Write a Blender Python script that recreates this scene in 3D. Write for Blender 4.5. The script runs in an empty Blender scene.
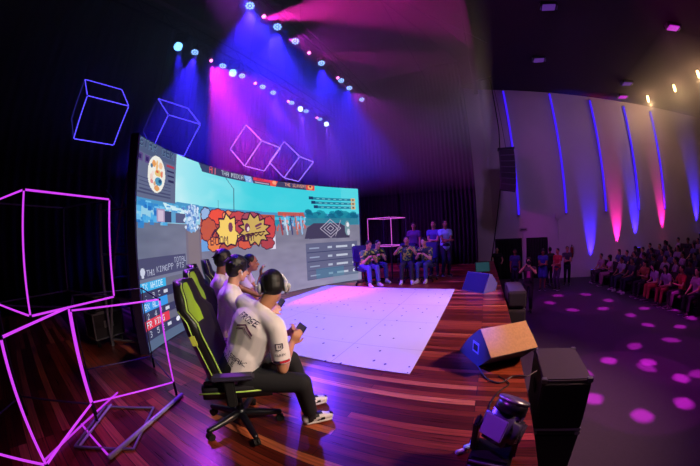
import bpy, bmesh, math, random
import numpy as np
from mathutils import Vector, Matrix
from mathutils.bvhtree import BVHTree
PI = math.pi
rnd = random.Random(7)
scene = bpy.context.scene
COL = scene.collection
V = Vector

# ------------------------------------------------------------------ materials
def s2l(c):
    return tuple(((v/255)/12.92 if v/255 <= .04045 else ((v/255+.055)/1.055)**2.4) for v in c)
_M = {}
def mat(name, col=(128,128,128), rough=.5, metal=0., emit=None, es=1., var=.12, scale=8., bump=0., spec=.5):
    if name in _M: return _M[name]
    m = bpy.data.materials.new(name); m.use_nodes = True
    nt = m.node_tree; b = nt.nodes['Principled BSDF']
    c = s2l(col)
    tc = nt.nodes.new('ShaderNodeTexCoord'); nz = nt.nodes.new('ShaderNodeTexNoise')
    nz.inputs['Scale'].default_value = scale; nz.inputs['Detail'].default_value = 4
    nt.links.new(tc.outputs['Object'], nz.inputs['Vector'])
    mx = nt.nodes.new('ShaderNodeMix'); mx.data_type = 'RGBA'
    mx.inputs['A'].default_value = (*[v*(1-var) for v in c], 1)
    mx.inputs['B'].default_value = (*[min(1, v*(1+var)) for v in c], 1)
    nt.links.new(nz.outputs['Fac'], mx.inputs['Factor'])
    nt.links.new(mx.outputs['Result'], b.inputs['Base Color'])
    b.inputs['Roughness'].default_value = rough; b.inputs['Metallic'].default_value = metal
    b.inputs['Specular IOR Level'].default_value = spec
    if bump:
        bp = nt.nodes.new('ShaderNodeBump'); bp.inputs['Strength'].default_value = bump
        nt.links.new(nz.outputs['Fac'], bp.inputs['Height']); nt.links.new(bp.outputs['Normal'], b.inputs['Normal'])
    if emit:
        b.inputs['Emission Color'].default_value = (*s2l(emit), 1); b.inputs['Emission Strength'].default_value = es
    _M[name] = m
    return m

# ------------------------------------------------------------------ mesh builder
class MB:
    def __init__(s): s.v = []; s.f = []; s.m = []; s.cur = 0
    def add(s, vs, fs):
        o = len(s.v); s.v += [tuple(v) for v in vs]
        for f in fs: s.f.append(tuple(i+o for i in f)); s.m.append(s.cur)
        return s
    def box(s, c, d, R=None):
        c = V(c); hx, hy, hz = d[0]/2, d[1]/2, d[2]/2
        vs = [V((x, y, z)) for x in (-hx, hx) for y in (-hy, hy) for z in (-hz, hz)]
        if R is not None: vs = [R @ v for v in vs]
        return s.add([c+v for v in vs], [(0,1,3,2),(4,6,7,5),(0,4,5,1),(2,3,7,6),(0,2,6,4),(1,5,7,3)])
    def bbox(s, c, d, b=.01, R=None):        # box with chamfered edges
        bm = bmesh.new(); bmesh.ops.create_cube(bm, size=1)
        for v in bm.verts: v.co = V((v.co.x*d[0], v.co.y*d[1], v.co.z*d[2]))
        bmesh.ops.bevel(bm, geom=bm.edges[:], offset=b, segments=2, affect='EDGES')
        bm.verts.index_update()
        vs = [(R @ v.co if R is not None else v.co)+V(c) for v in bm.verts]
        s.add(vs, [[v.index for v in f.verts] for f in bm.faces]); bm.free(); return s
    def prism(s, pts, a, b):                 # polygon points (3D) moved by vectors a..b
        n = len(pts); a = V(a); b = V(b)
        vs = [V(p)+a for p in pts]+[V(p)+b for p in pts]
        return s.add(vs, [tuple(range(n))[::-1], tuple(range(n, 2*n))]+[(i, (i+1) % n, n+(i+1) % n, n+i) for i in range(n)])
    def cyl(s, p0, p1, r0, r1=None, n=14, cap=True):
        p0 = V(p0); p1 = V(p1); r1 = r0 if r1 is None else r1
        a = (p1-p0).normalized(); u = a.orthogonal().normalized(); w = a.cross(u)
        vs = [p+(u*math.cos(2*PI*i/n)+w*math.sin(2*PI*i/n))*r for p, r in ((p0, r0), (p1, r1)) for i in range(n)]
        fs = [(i, (i+1) % n, n+(i+1) % n, n+i) for i in range(n)]
        if cap: fs += [tuple(range(n))[::-1], tuple(range(n, 2*n))]
        return s.add(vs, fs)
    def tube(s, pts, r, n=8, closed=False):
        pts = [V(p) for p in pts]; k = len(pts); vs = []; up = None
        for i, p in enumerate(pts):
            if closed: t = pts[(i+1) % k]-pts[i-1]
            else: t = pts[min(i+1, k-1)]-pts[max(i-1, 0)]
            t.normalize()
            if up is None: up = t.orthogonal().normalized()
            up = (up-t*up.dot(t)).normalized(); w = t.cross(up)
            rr = r[i] if isinstance(r, (list, tuple)) else r
            vs += [p+(up*math.cos(2*PI*j/n)+w*math.sin(2*PI*j/n))*rr for j in range(n)]
        fs = []
        for i in range(k if closed else k-1):
            a = i*n; b = ((i+1) % k)*n
            fs += [(a+j, a+(j+1) % n, b+(j+1) % n, b+j) for j in range(n)]
        if not closed: fs += [tuple(range(n))[::-1], tuple(range((k-1)*n, k*n))]
        return s.add(vs, fs)
    def ell(s, c, r, R=None, n=16, m=10):
        c = V(c); vs = [V((0, 0, r[2]))]; 
        for i in range(1, m):
            a = PI*i/m
            for j in range(n):
                b = 2*PI*j/n; vs.append(V((r[0]*math.sin(a)*math.cos(b), r[1]*math.sin(a)*math.sin(b), r[2]*math.cos(a))))
        vs.append(V((0, 0, -r[2])))
        if R is not None: vs = [R @ v for v in vs]
        fs = [(0, 1+j, 1+(j+1) % n) for j in range(n)]
        for i in range(m-2):
            a = 1+i*n; b = a+n
            fs += [(a+j, b+j, b+(j+1) % n, a+(j+1) % n) for j in range(n)]
        a = 1+(m-2)*n; fs += [(a+j, len(vs)-1, a+(j+1) % n) for j in range(n)]
        return s.add([c+v for v in vs], fs)
    def rcone(s, p0, p1, r0, r1, wide=None, flat=1., n=16, flatend=False):   # limb: rounded ends, optional oval section
        p0 = V(p0); p1 = V(p1); a = p1-p0; L = a.length
        a = a.normalized() if L > 1e-6 else V((0, 0, 1))
        u = V(wide) if wide is not None else a.orthogonal()
        u = (u-a*u.dot(a)).normalized(); w = a.cross(u)
        rings = []
        if flatend: rings = [(p0, r0), (p1, r1)]
        else:
            for k in range(1, 5): q = k/4*PI/2; rings.append((p0-a*r0*flat*math.cos(q), r0*math.sin(q)))
            for k in range(4, 0, -1): q = k/4*PI/2; rings.append((p1+a*r1*flat*math.cos(q), r1*math.sin(q)))
        vs = []
        for p, r in rings: vs += [p+u*math.cos(2*PI*j/n)*r+w*math.sin(2*PI*j/n)*r*flat for j in range(n)]
        fs = [tuple(range(n))[::-1], tuple(range((len(rings)-1)*n, len(rings)*n))]
        for i in range(len(rings)-1):
            A = i*n; B = A+n; fs += [(A+j, A+(j+1) % n, B+(j+1) % n, B+j) for j in range(n)]
        return s.add(vs, fs)
    def build(s, name, mats, parent=None, smooth=False, loc=None):
        me = bpy.data.meshes.new(name); me.from_pydata(s.v, [], s.f)
        if not isinstance(mats, (list, tuple)): mats = [mats]
        for m in mats: me.materials.append(m)
        if len(mats) > 1: me.polygons.foreach_set('material_index', s.m)
        if smooth: me.polygons.foreach_set('use_smooth', [True]*len(me.polygons))
        me.validate(); me.update()
        bm = bmesh.new(); bm.from_mesh(me); bmesh.ops.recalc_face_normals(bm, faces=bm.faces); bm.to_mesh(me); bm.free()
        o = bpy.data.objects.new(name, me); COL.objects.link(o)
        if loc is not None: o.location = loc
        if parent is not None: o.parent = parent
        return o

def tag(o, label=None, cat=None, group=None, kind=None):
    if label: o['label'] = label
    if cat: o['category'] = cat
    if group: o['group'] = group
    if kind: o['kind'] = kind
    return o
def thing(name, label, cat, loc=(0,0,0), rz=0., group=None, R=None):
    o = bpy.data.objects.new(name, None); COL.objects.link(o); o.empty_display_size = .1
    o.location = loc
    if R is not None: o.rotation_euler = R.to_euler()
    else: o.rotation_euler = (0, 0, rz)
    return tag(o, label, cat, group)
def copy_tree(o, loc=None, rz=None, label=None, group=None, parent=None):
    c = o.copy(); COL.objects.link(c)
    if parent is not None: c.parent = parent
    if loc is not None: c.location = loc
    if rz is not None: c.rotation_euler = (0, 0, rz)
    if label: c['label'] = label
    if group: c['group'] = group
    for ch in o.children: copy_tree(ch, parent=c)
    return c
def struct(o): o['kind'] = 'structure'; return o
def Rz(a): return Matrix.Rotation(a, 3, 'Z')
def Rx(a): return Matrix.Rotation(a, 3, 'X')
def Ry(a): return Matrix.Rotation(a, 3, 'Y')
def lerp(a, b, t): return V(a)*(1-t)+V(b)*t

# 5x7 dot letters
FONT = dict(zip('ABCDEFGHIJKLMNOPQRSTUVWXYZ0123456789.!-:/', [
 '01110 10001 10001 11111 10001 10001 10001','11110 10001 10001 11110 10001 10001 11110','01111 10000 10000 10000 10000 10000 01111',
 '11110 10001 10001 10001 10001 10001 11110','11111 10000 10000 11110 10000 10000 11111','11111 10000 10000 11110 10000 10000 10000',
 '01111 10000 10000 10011 10001 10001 01111','10001 10001 10001 11111 10001 10001 10001','01110 00100 00100 00100 00100 00100 01110',
 '00111 00010 00010 00010 00010 10010 01100','10001 10010 10100 11000 10100 10010 10001','10000 10000 10000 10000 10000 10000 11111',
 '10001 11011 10101 10101 10001 10001 10001','10001 11001 10101 10011 10001 10001 10001','01110 10001 10001 10001 10001 10001 01110',
 '11110 10001 10001 11110 10000 10000 10000','01110 10001 10001 10001 10101 10010 01101','11110 10001 10001 11110 10100 10010 10001',
 '01111 10000 10000 01110 00001 00001 11110','11111 00100 00100 00100 00100 00100 00100','10001 10001 10001 10001 10001 10001 01110',
 '10001 10001 10001 10001 10001 01010 00100','10001 10001 10001 10101 10101 11011 10001','10001 10001 01010 00100 01010 10001 10001',
 '10001 10001 01010 00100 00100 00100 00100','11111 00001 00010 00100 01000 10000 11111',
 '01110 10001 10011 10101 11001 10001 01110','00100 01100 00100 00100 00100 00100 01110','01110 10001 00001 00110 01000 10000 11111',
 '11110 00001 00001 01110 00001 00001 11110','00010 00110 01010 10010 11111 00010 00010','11111 10000 11110 00001 00001 10001 01110',
 '01110 10000 11110 10001 10001 10001 01110','11111 00001 00010 00100 01000 01000 01000','01110 10001 10001 01110 10001 10001 01110',
 '01110 10001 10001 01111 00001 00001 01110','00000 00000 00000 00000 00000 01100 01100','00100 00100 00100 00100 00100 00000 00100',
 '00000 00000 00000 11111 00000 00000 00000','00000 01100 00000 00000 01100 00000 00000','00001 00010 00010 00100 01000 01000 10000']))
def dots(text):
    out = []
    for k, ch in enumerate(text.upper()):
        g = FONT.get(ch)
        if g:
            for r, row in enumerate(g.split()):
                for c, b in enumerate(row):
                    if b == '1': out.append((k*6+c, r))
    return out
# ================================================================== SETTING
HALL = -1.25                                   # hall floor; the stage deck is z = 0
def wood_mat():
    m = bpy.data.materials.new('stage_boards'); m.use_nodes = True; nt = m.node_tree; N = nt.nodes; L = nt.links
    b = N['Principled BSDF']; tc = N.new('ShaderNodeTexCoord')
    br = N.new('ShaderNodeTexBrick'); br.inputs['Scale'].default_value = 1.0
    br.inputs['Brick Width'].default_value = 2.6; br.inputs['Row Height'].default_value = .085
    br.inputs['Mortar Size'].default_value = .003; br.inputs['Bias'].default_value = 0
    br.inputs['Color1'].default_value = (0, 0, 0, 1); br.inputs['Color2'].default_value = (1, 1, 1, 1); br.inputs['Mortar'].default_value = (.5, .5, .5, 1)
    br.offset = .37; br.offset_frequency = 3
    L.new(tc.outputs['Object'], br.inputs['Vector'])
    ramp = N.new('ShaderNodeValToRGB'); e = ramp.color_ramp.elements
    e[0].position = 0; e[0].color = (*s2l((92,34,24)), 1); e[1].position = 1; e[1].color = (*s2l((226,136,92)), 1)
    for p, c in ((.3, (102,38,27)), (.55, (136,56,38)), (.8, (172,78,52))):
        k = e.new(p); k.color = (*s2l(c), 1)
    L.new(br.outputs['Color'], ramp.inputs['Fac'])
    mp = N.new('ShaderNodeMapping'); mp.inputs['Scale'].default_value = (.7, 22, 1); L.new(tc.outputs['Object'], mp.inputs['Vector'])
    nz = N.new('ShaderNodeTexNoise'); nz.inputs['Scale'].default_value = 3; nz.inputs['Detail'].default_value = 6; L.new(mp.outputs['Vector'], nz.inputs['Vector'])
    r2 = N.new('ShaderNodeValToRGB'); r2.color_ramp.elements[0].position = .3; r2.color_ramp.elements[0].color = (.45, .42, .4, 1); r2.color_ramp.elements[1].position = .7; r2.color_ramp.elements[1].color = (1.15, 1.1, 1.05, 1)
    L.new(nz.outputs['Fac'], r2.inputs['Fac'])
    mul = N.new('ShaderNodeMix'); mul.data_type = 'RGBA'; mul.blend_type = 'MULTIPLY'; mul.inputs['Factor'].default_value = 1
    L.new(ramp.outputs['Color'], mul.inputs['A']); L.new(r2.outputs['Color'], mul.inputs['B'])
    mo = N.new('ShaderNodeMix'); mo.data_type = 'RGBA'; mo.inputs['B'].default_value = (.012, .006, .004, 1)
    L.new(br.outputs['Fac'], mo.inputs['Factor']); L.new(mul.outputs['Result'], mo.inputs['A']); L.new(mo.outputs['Result'], b.inputs['Base Color'])
    rr = N.new('ShaderNodeMapRange'); rr.inputs['To Min'].default_value = .2; rr.inputs['To Max'].default_value = .42
    L.new(nz.outputs['Fac'], rr.inputs['Value']); L.new(rr.outputs['Result'], b.inputs['Roughness'])
    bp = N.new('ShaderNodeBump'); bp.inputs['Strength'].default_value = .08; bp.inputs['Distance'].default_value = .01
    L.new(nz.outputs['Fac'], bp.inputs['Height']); L.new(bp.outputs['Normal'], b.inputs['Normal'])
    return m
def mat_mat():
    m = bpy.data.materials.new('printed_white_mat'); m.use_nodes = True; nt = m.node_tree; N = nt.nodes; L = nt.links
    b = N['Principled BSDF']; tc = N.new('ShaderNodeTexCoord')
    vo = N.new('ShaderNodeTexVoronoi'); vo.inputs['Scale'].default_value = 7.; vo.inputs['Randomness'].default_value = .35
    L.new(tc.outputs['Object'], vo.inputs['Vector'])
    lt = N.new('ShaderNodeMath'); lt.operation = 'LESS_THAN'; lt.inputs[1].default_value = .012; 
    mp = N.new('ShaderNodeMapping'); mp.inputs['Scale'].default_value = (1, .6, 1); L.new(tc.outputs['Object'], mp.inputs['Vector'])
    v2 = N.new('ShaderNodeTexVoronoi'); v2.inputs['Scale'].default_value = 6.5; v2.inputs['Randomness'].default_value = .5
    L.new(mp.outputs['Vector'], v2.inputs['Vector'])
    l2 = N.new('ShaderNodeMath'); l2.operation = 'LESS_THAN'; l2.inputs[1].default_value = .095; L.new(v2.outputs['Distance'], l2.inputs[0])
    br = N.new('ShaderNodeTexBrick'); br.offset = 0; br.inputs['Scale'].default_value = 1; br.inputs['Brick Width'].default_value = 1.6; br.inputs['Row Height'].default_value = 1.1; br.inputs['Mortar Size'].default_value = .004
    L.new(tc.outputs['Object'], br.inputs['Vector'])
    mx = N.new('ShaderNodeMix'); mx.data_type = 'RGBA'; mx.inputs['A'].default_value = (.78, .76, .80, 1); mx.inputs['B'].default_value = (.1, .08, .16, 1)
    L.new(l2.outputs[0], mx.inputs['Factor'])
    m2 = N.new('ShaderNodeMix'); m2.data_type = 'RGBA'; m2.inputs['B'].default_value = (.45, .42, .5, 1)
    L.new(br.outputs['Fac'], m2.inputs['Factor']); L.new(mx.outputs['Result'], m2.inputs['A']); L.new(m2.outputs['Result'], b.inputs['Base Color'])
    b.inputs['Roughness'].default_value = .45
    return m
black = mat('black_paint', (14,13,17), .7)
darkwall = mat('dark_wall', (30,26,38), .9, bump=.1)
# stage deck
mb = MB(); mb.box((-3.77, 4.5, -.04), (8.46, 17.4, .08)); struct(mb.build('floor', wood_mat()))
mb = MB(); mb.box((.455, 4.5, -.66), (.03, 17.4, 1.16)); struct(mb.build('wall_stage_front', mat('stage_fascia', (20,18,22), .8)))
mb = MB(); mb.box((8.7, 7.0, HALL-.1), (16.45, 22.4, .2)); mb.box((-1.0, 14.7, HALL-.1), (2.95, 2.9, .2)); struct(mb.build('floor_hall', mat('hall_carpet', (58,42,70), .85, scale=30, var=.2)))
# white mat
mb = MB(); mb.box((-2.45, 4.88, .004), (3.52, 4.42, .008))
tag(mb.build('stage_mat', mat_mat()), 'large white dotted mat laid on the wooden stage in front of the screen', 'mat')
# hall side wall, slanted strip beside the proscenium, plaster
plaster = mat('grey_plaster', (196,180,196), .85, scale=1.5, var=.06)
mb = MB()
def pz_wall(x): return 9.14-.139*x
# wall with two door openings
xs = [.55, .65, 2.08, 2.3, 3.48, 16.6]
for i in range(5):
    a, b = xs[i], xs[i+1]; lo = HALL if i in (0, 2, 4) else .86
    mb.prism([(a, 15.7, lo), (b, 15.7, lo), (b, 15.7, pz_wall(b)), (a, 15.7, pz_wall(a))], (0, 0, 0), (0, .25, 0))
struct(mb.build('wall_hall', plaster))
mb = MB(); mb.prism([(-2.4, 14.2, HALL), (.56, 15.66, HALL), (.56, 15.95, HALL), (-2.4, 14.5, HALL)], (0, 0, 0), (0, 0, 10.3))
struct(mb.build('wall_proscenium', plaster))
mb = MB(); mb.box((1.36, 15.71, .89), (1.6, .06, .07)); mb.box((2.89, 15.71, .89), (1.3, .06, .07)); struct(mb.build('trim_1', plaster))
# ceilings
mb = MB(); mb.prism([(.5, -4.5, 9.14-.07), (16.8, -4.5, 9.14-.139*16.8), (16.8, -4.5, 9.14-.139*16.8+.2), (.5, -4.5, 9.3)], (0, 0, 0), (0, 20.4, 0))
struct(mb.build('ceiling', mat('dark_ceiling', (60,48,56), .95)))
mb = MB(); mb.box((-3.7, 5.4, 9.4), (8.6, 20, .2)); struct(mb.build('ceiling_stage', mat('stage_ceiling', (26,22,34), .95)))
mb = MB(); mb.box((.42, 5.4, 9.0), (.2, 20, .7)); struct(mb.build('trim_2', mat('header', (24,20,28), .9)))
# stage walls
mb = MB(); mb.box((-8.3, 4.5, 4.6), (.2, 18, 9.4)); struct(mb.build('wall_back', darkwall))
mb = MB(); mb.box((-3.8, -4.3, 4.6), (8.6, .2, 9.4)); struct(mb.build('wall_near', darkwall))
mb = MB(); mb.box((-4.6, 13.2, 4.6), (7.0, .2, 9.4)); struct(mb.build('wall_far', darkwall))
mb = MB(); mb.box((16.7, 5.8, 3.2), (.2, 20, 9)); struct(mb.build('wall_hall_rear', darkwall))

# pleated stage drapes
backd = mat('black_backcloth', (17,14,21), .95, scale=20, bump=.15)
drape = mat('black_velour', (40,32,52), .95, scale=20, bump=.15)
def curtain(name, label, p0, p1, z0, z1, folds, depth, m, group=None, cat='curtain', swag=0, thick=.03):
    p0 = V((*p0, 0)); p1 = V((*p1, 0)); d = p1-p0; L = d.length; d.normalize(); nrm = V((-d.y, d.x, 0))
    n = folds*8; vs = []; rows = 10
    r = random.Random(folds*7+int(L*10)); ph = [r.uniform(-.4, .4) for _ in range(folds+1)]
    for side in (0, 1):
        for k in range(rows+1):
            t = k/rows
            for i in range(n+1):
                u = i/n; w = math.sin(u*folds*2*PI+ph[int(u*folds)]*(1-t)*.6)*depth*(.75+.25*t)
                z = z1+(z0-z1)*t-(swag*abs(math.sin(u*folds*PI)) if k == 0 else 0)
                q = p0+d*(u*L)+nrm*(w+side*thick); vs.append((q.x, q.y, z))
    W = n+1; S = (rows+1)*W; fs = []
    for k in range(rows):
        for i in range(n):
            a = k*W+i; fs.append((a, a+1, a+W+1, a+W)); b = a+S; fs.append((b, b+W, b+W+1, b+1))
    for i in range(n):
        fs.append((i, S+i, S+i+1, i+1)); a = rows*W+i; fs.append((a, a+1, S+a+1, S+a))
    for k in range(rows):
        a = k*W; fs.append((a, a+W, S+a+W, S+a)); a += n; fs.append((a, S+a, S+a+W, a+W))
    mb = MB(); mb.add(vs, fs); o = mb.build(name, m, smooth=True)
    return tag(o, label, cat, group)
curtain('stage_curtain', 'tall dark pleated stage curtain at the side of the pale hall wall', (-1.75, 12.2), (-.2, 12.2), .02, 8.9, 9, .09, drape)
curtain('stage_curtain', 'black pleated drape hanging at the far end of the stage behind the standing people', (-3.6, 12.75), (-1.6, 12.6), .02, 8.9, 12, .06, drape)
curtain('stage_curtain', 'black pleated drape beside the right end of the big screen', (-7.6, 12.8), (-3.7, 12.8), .02, 8.9, 20, .06, drape)
curtain('stage_curtain', 'black backdrop drape hanging behind the curved screen', (-8.0, -1.), (-8.0, 12.6), .02, 8.9, 50, .07, backd)
dcur = mat('door_curtain', (16,13,20), .9)
curtain('door_curtain', 'black scalloped curtain filling the doorway nearer the stage', (.66, 15.78), (2.07, 15.78), HALL+.02, .84, 9, .03, dcur, swag=.07)
curtain('door_curtain', 'black scalloped curtain filling the doorway farther from the stage', (2.31, 15.78), (3.47, 15.78), HALL+.02, .84, 8, .03, dcur, swag=.07)

# LED tubes on the hall wall
tube_glow = mat('blue_led_tube', (40,30,120), .4, emit=(62,24,255), es=1.15, var=0)
alum = mat('aluminium', (150,150,160), .35, .8)
words = ['nearest the stage, behind the hanging speaker column', 'second from the stage', 'in the middle of the five', 'second from the rear', 'farthest from the stage']
for i, (x, zt) in enumerate([(1.95, 8.8), (4.52, 8.44), (6.82, 7.96), (8.88, 7.6), (10.66, 7.34)]):
    t = thing('led_tube', 'vertical blue light strip on the hall wall, '+words[i], 'light strip', (x, 15.62, 2.0), group='blue light strips on the hall wall')
    mb = MB(); mb.cyl((0, 0, 0), (0, 0, zt-2), .055, n=12); mb.build('tube', tube_glow, t, True)
    mb = MB(); mb.box((0, .05, (zt-2)/2), (.1, .05, zt-2)); mb.build('mounting_channel', alum, t)
    for z in (0, zt-2): mb = MB(); mb.cyl((0, 0, z-.03), (0, 0, z+.03), .065); mb.build('end_cap', alum, t)

# small things on the hall wall
t = thing('door_sign', 'small dim sign on the wall above the two black doorways', 'sign', (2.17, 15.68, 1.28))
mb = MB(); mb.bbox((0, 0, 0), (.42, .04, .17), .008); mb.build('sign_plate', mat('sign_plate', (150,140,150), .6), t)
mb = MB(); mb.box((0, -.024, 0), (.3, .008, .06)); mb.build('sign_band', mat('sign_band', (70,60,80), .6), t)
t = thing('wall_cabinet', 'small pale box with conduit on the hall wall right of the doorways', 'wall box', (4.02, 15.63, 1.9))
mb = MB(); mb.bbox((0, 0, 0), (.2, .12, .3), .01); mb.build('box', plaster, t)
mb = MB(); mb.cyl((0, .03, -.15), (0, .03, -1.3), .02); mb.build('conduit', plaster, t)
t = thing('fire_extinguisher', 'dark red fire extinguisher hung low on the hall wall right of the doorways', 'fire extinguisher', (4.75, 15.6, .05))
mb = MB(); mb.rcone((0, 0, -.2), (0, 0, .2), .08, .08); mb.build('cylinder', mat('extinguisher_red', (130,20,24), .35), t, True)
mb = MB(); mb.cyl((0, 0, .26), (0, 0, .36), .025); mb.box((0, -.04, .37), (.03, .14, .02)); mb.build('valve', black, t)
mb = MB(); mb.tube([(0, -.02, .33), (.1, -.03, .28), (.11, -.03, 0), (.1, -.03, -.12)], .012); mb.build('hose', black, t, True)

# hall ceiling panels, purple light put in as emission; the last is a fixture
pan = mat('purple_panel', (80,40,110), .5, emit=(96,52,150), es=.55, var=0)
pan2 = mat('magenta_panel', (120,30,140), .5, emit=(190,30,200), es=.9, var=0)
for (x, y, mm, lab) in [(3.45, 12.2, pan, 'dim violet-lit ceiling panel nearest the hall wall corner, above the doorways'), (3.38, 8.6, pan, 'dim violet-lit ceiling panel at the top edge above the stage front'),
                  (8.2, 13.4, pan, 'dim violet-lit ceiling panel between the pink one and the warm lamps'), (8.2, 8.6, pan2, 'purple-lit ceiling panel highest on the hall ceiling at the right'), (8.6, 14.9, pan2, 'bright magenta ceiling spotlight just above the hall wall')]:
    z = 9.14-.139*x
    t = thing('ceiling_panel_or_spot', lab, 'ceiling light', (x, y, z-.12), group='violet spotlights on the hall ceiling')
    mb = MB(); mb.box((0, 0, .08), (.56, .4, .12)); mb.build('housing', black, t)
    mb = MB(); mb.box((0, 0, .0), (.46, .3, .04)); mb.build('lens', mm, t)
    for s in (-1, 1): mb = MB(); mb.box((s*.3, 0, .05), (.03, .2, .16)); mb.build('bracket', alum, t)
# warm house lamps
warm = mat('warm_bulb', (255,220,160), .3, emit=(255,205,130), es=14, var=0)
for i, (x, y, z) in enumerate([(9.9, 14.4, 7.55), (10.6, 12.7, 7.45), (10.9, 10.95, 7.4)]):
    t = thing('house_lamp', ['warm white ceiling lamp nearest the hall wall, lowest of the three', 'warm white ceiling lamp in the middle of the row of three', 'warm white ceiling lamp highest of the three, at the right border'][i], 'lamp', (x, y, z), group='warm hall lamps')
    mb = MB(); mb.rcone((0, 0, -.12), (0, 0, .12), .06, .06); mb.build('bulb', warm, t, True)
    mb = MB(); mb.cyl((0, 0, .16), (0, 0, .3), .08, .05); mb.cyl((0, 0, .3), (0, 0, 9.14-.139*x-z), .012); mb.build('holder', black, t)

# uplights + flames on the wall
def spot(name, loc, target, color, power, angle, blend=.5, size=.05):
    l = bpy.data.lights.new(name, 'SPOT'); l.color = color; l.energy = power; l.spot_size = math.radians(angle); l.spot_blend = blend; l.shadow_soft_size = size
    o = bpy.data.objects.new(name, l); COL.objects.link(o); o.location = loc
    o.rotation_euler = (V(target)-V(loc)).to_track_quat('-Z', 'Y').to_euler()
    return o
BLUE = (.03, .012, 1.); MAG = (1., .02, .38); PUR = (.45, .08, 1.)
for i, (x, z, c, nm, pw) in enumerate([(5.86, -.92, BLUE, 'blue', 900), (7.45, -.3, MAG, 'magenta', 620), (8.62, .05, BLUE, 'blue', 800), (10.45, .32, MAG, 'magenta', 420), (13.1, .6, BLUE, 'blue', 800)]):
    lab = {0: 'blue wall uplight nearest the doorways', 1: 'magenta wall uplight between the two nearest blue ones', 2: 'blue wall uplight right of the bright magenta one', 3: 'magenta wall uplight under the farthest light strip', 4: 'blue wall uplight at the right border'}[i]
    t = thing('uplight', lab, 'stage light', (x, 15.3, z), group='wall uplights')
    mb = MB(); mb.cyl((0, 0, -.16), (0, .03, .08), .1, .11); mb.build('housing', black, t)
    mb = MB(); mb.cyl((0, .03, .075), (0, .032, .09), .095); mb.build('lens', mat('uplens_'+nm, (60,60,60), .3, emit=(70,50,255) if nm == 'blue' else (255,60,150), es=3, var=0), t)
    mb = MB(); mb.tube([(-.13, 0, 0), (-.13, 0, -.24), (.13, 0, -.24), (.13, 0, 0)], .012)
    mb.cyl((0, 0, -.24), (0, 0, HALL-z), .015); mb.build('stand', black, t)
    spot('uplight_lamp', (x, 15.46, z+.06), (x, 15.69, z+1.9), c, pw*4.2, 23, .9, .04)
# ================================================================== CURVED SCREEN
SR, SCX, SCY = 5.92, 1.2, 4.885
def sp(u, z, off=0.):                     # a point of the curved display, u metres along it, z up
    th = (u-3.63)/SR; r = SR-off
    return (SCX-r*math.cos(th), SCY+r*math.sin(th), z)
U0, U1, ZT, CELL = .095, 7.23, 2.83, .012
NW, NH = int((U1-U0)/CELL), int(ZT/CELL)
cv = np.zeros((NH, NW, 3))
uu = U0+(np.arange(NW)+.5)*CELL; zz = ZT-(np.arange(NH)+.5)*CELL
UU, ZZ = np.meshgrid(uu, zz)
rs = np.random.RandomState(3)
def put(mask, c, a=1.): cv[mask] = cv[mask]*(1-a)+np.array(c, float)*a
def rect(u0, u1, z0, z1, c, a=1., slant=0.): put((UU > u0+slant*(ZZ-z0)) & (UU < u1+slant*(ZZ-z0)) & (ZZ > z0) & (ZZ < z1), c, a)
def poly(pts, c, a=1.):
    ins = np.zeros(UU.shape, bool); n = len(pts)
    for i in range(n):
        x0, y0 = pts[i]; x1, y1 = pts[(i+1) % n]
        if y0 == y1: continue
        cond = ((y0 > ZZ) != (y1 > ZZ)) & (UU < (x1-x0)*(ZZ-y0)/(y1-y0)+x0); ins ^= cond
    put(ins, c, a)
def ellp(u, z, ru, rz, c, a=1.): put(((UU-u)/ru)**2+((ZZ-z)/rz)**2 < 1, c, a)
def line(u0, z0, u1, z1, w, c, a=1.):
    dx, dy = u1-u0, z1-z0; t = np.clip(((UU-u0)*dx+(ZZ-z0)*dy)/(dx*dx+dy*dy+1e-9), 0, 1)
    put((UU-u0-t*dx)**2+(ZZ-z0-t*dy)**2 < (w/2)**2, c, a)
def text(s, u, z, px, c, a=1., sx=1.):    # px: metres per dot, z = top
    m = np.zeros(UU.shape, bool)
    for (i, j) in dots(s):
        m |= (UU >= u+i*px*sx) & (UU < u+(i+1)*px*sx) & (ZZ <= z-j*px) & (ZZ > z-(j+1)*px)
    put(m, c, a)
def noise(sc_u, sc_z, seed):
    r = np.random.RandomState(seed); g = r.rand(int(ZT/sc_z)+3, int((U1-U0)/sc_u)+3)
    fu = (UU-U0)/sc_u; fz = (ZT-ZZ)/sc_z; iu = fu.astype(int); iz = fz.astype(int); a = fu-iu; b = fz-iz
    return (g[iz, iu]*(1-a)+g[iz, iu+1]*a)*(1-b)+(g[iz+1, iu]*(1-a)+g[iz+1, iu+1]*a)*b
# sky
t = np.clip((UU-1.2)/2.4, 0, 1)[..., None]
cv[:] = (1-t)*np.array([168,232,240])+t*np.array([62,208,222])
n1 = noise(.9, .3, 1)*.6+noise(.3, .12, 2)*.4
cl = (np.clip((n1-.5)*3, 0, 1)*np.clip(1-(UU-1.3)/2.6, .12, 1)*(ZZ > 2))[..., None]
cv[:] = cv*(1-cl*.6)+np.array([225,246,250])*cl*.6
put((UU > 6.6), (120,224,232), .4)
# far hills / town strip
top = 2.03+.05*noise(.5, 1, 5)
put(ZZ < top, (74,150,198)); put((ZZ < top-.06) & (UU > 4.2) & (UU < 7.2), (38,142,170))
put((ZZ < 1.92) & (UU < 2), (150,205,228))
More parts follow.
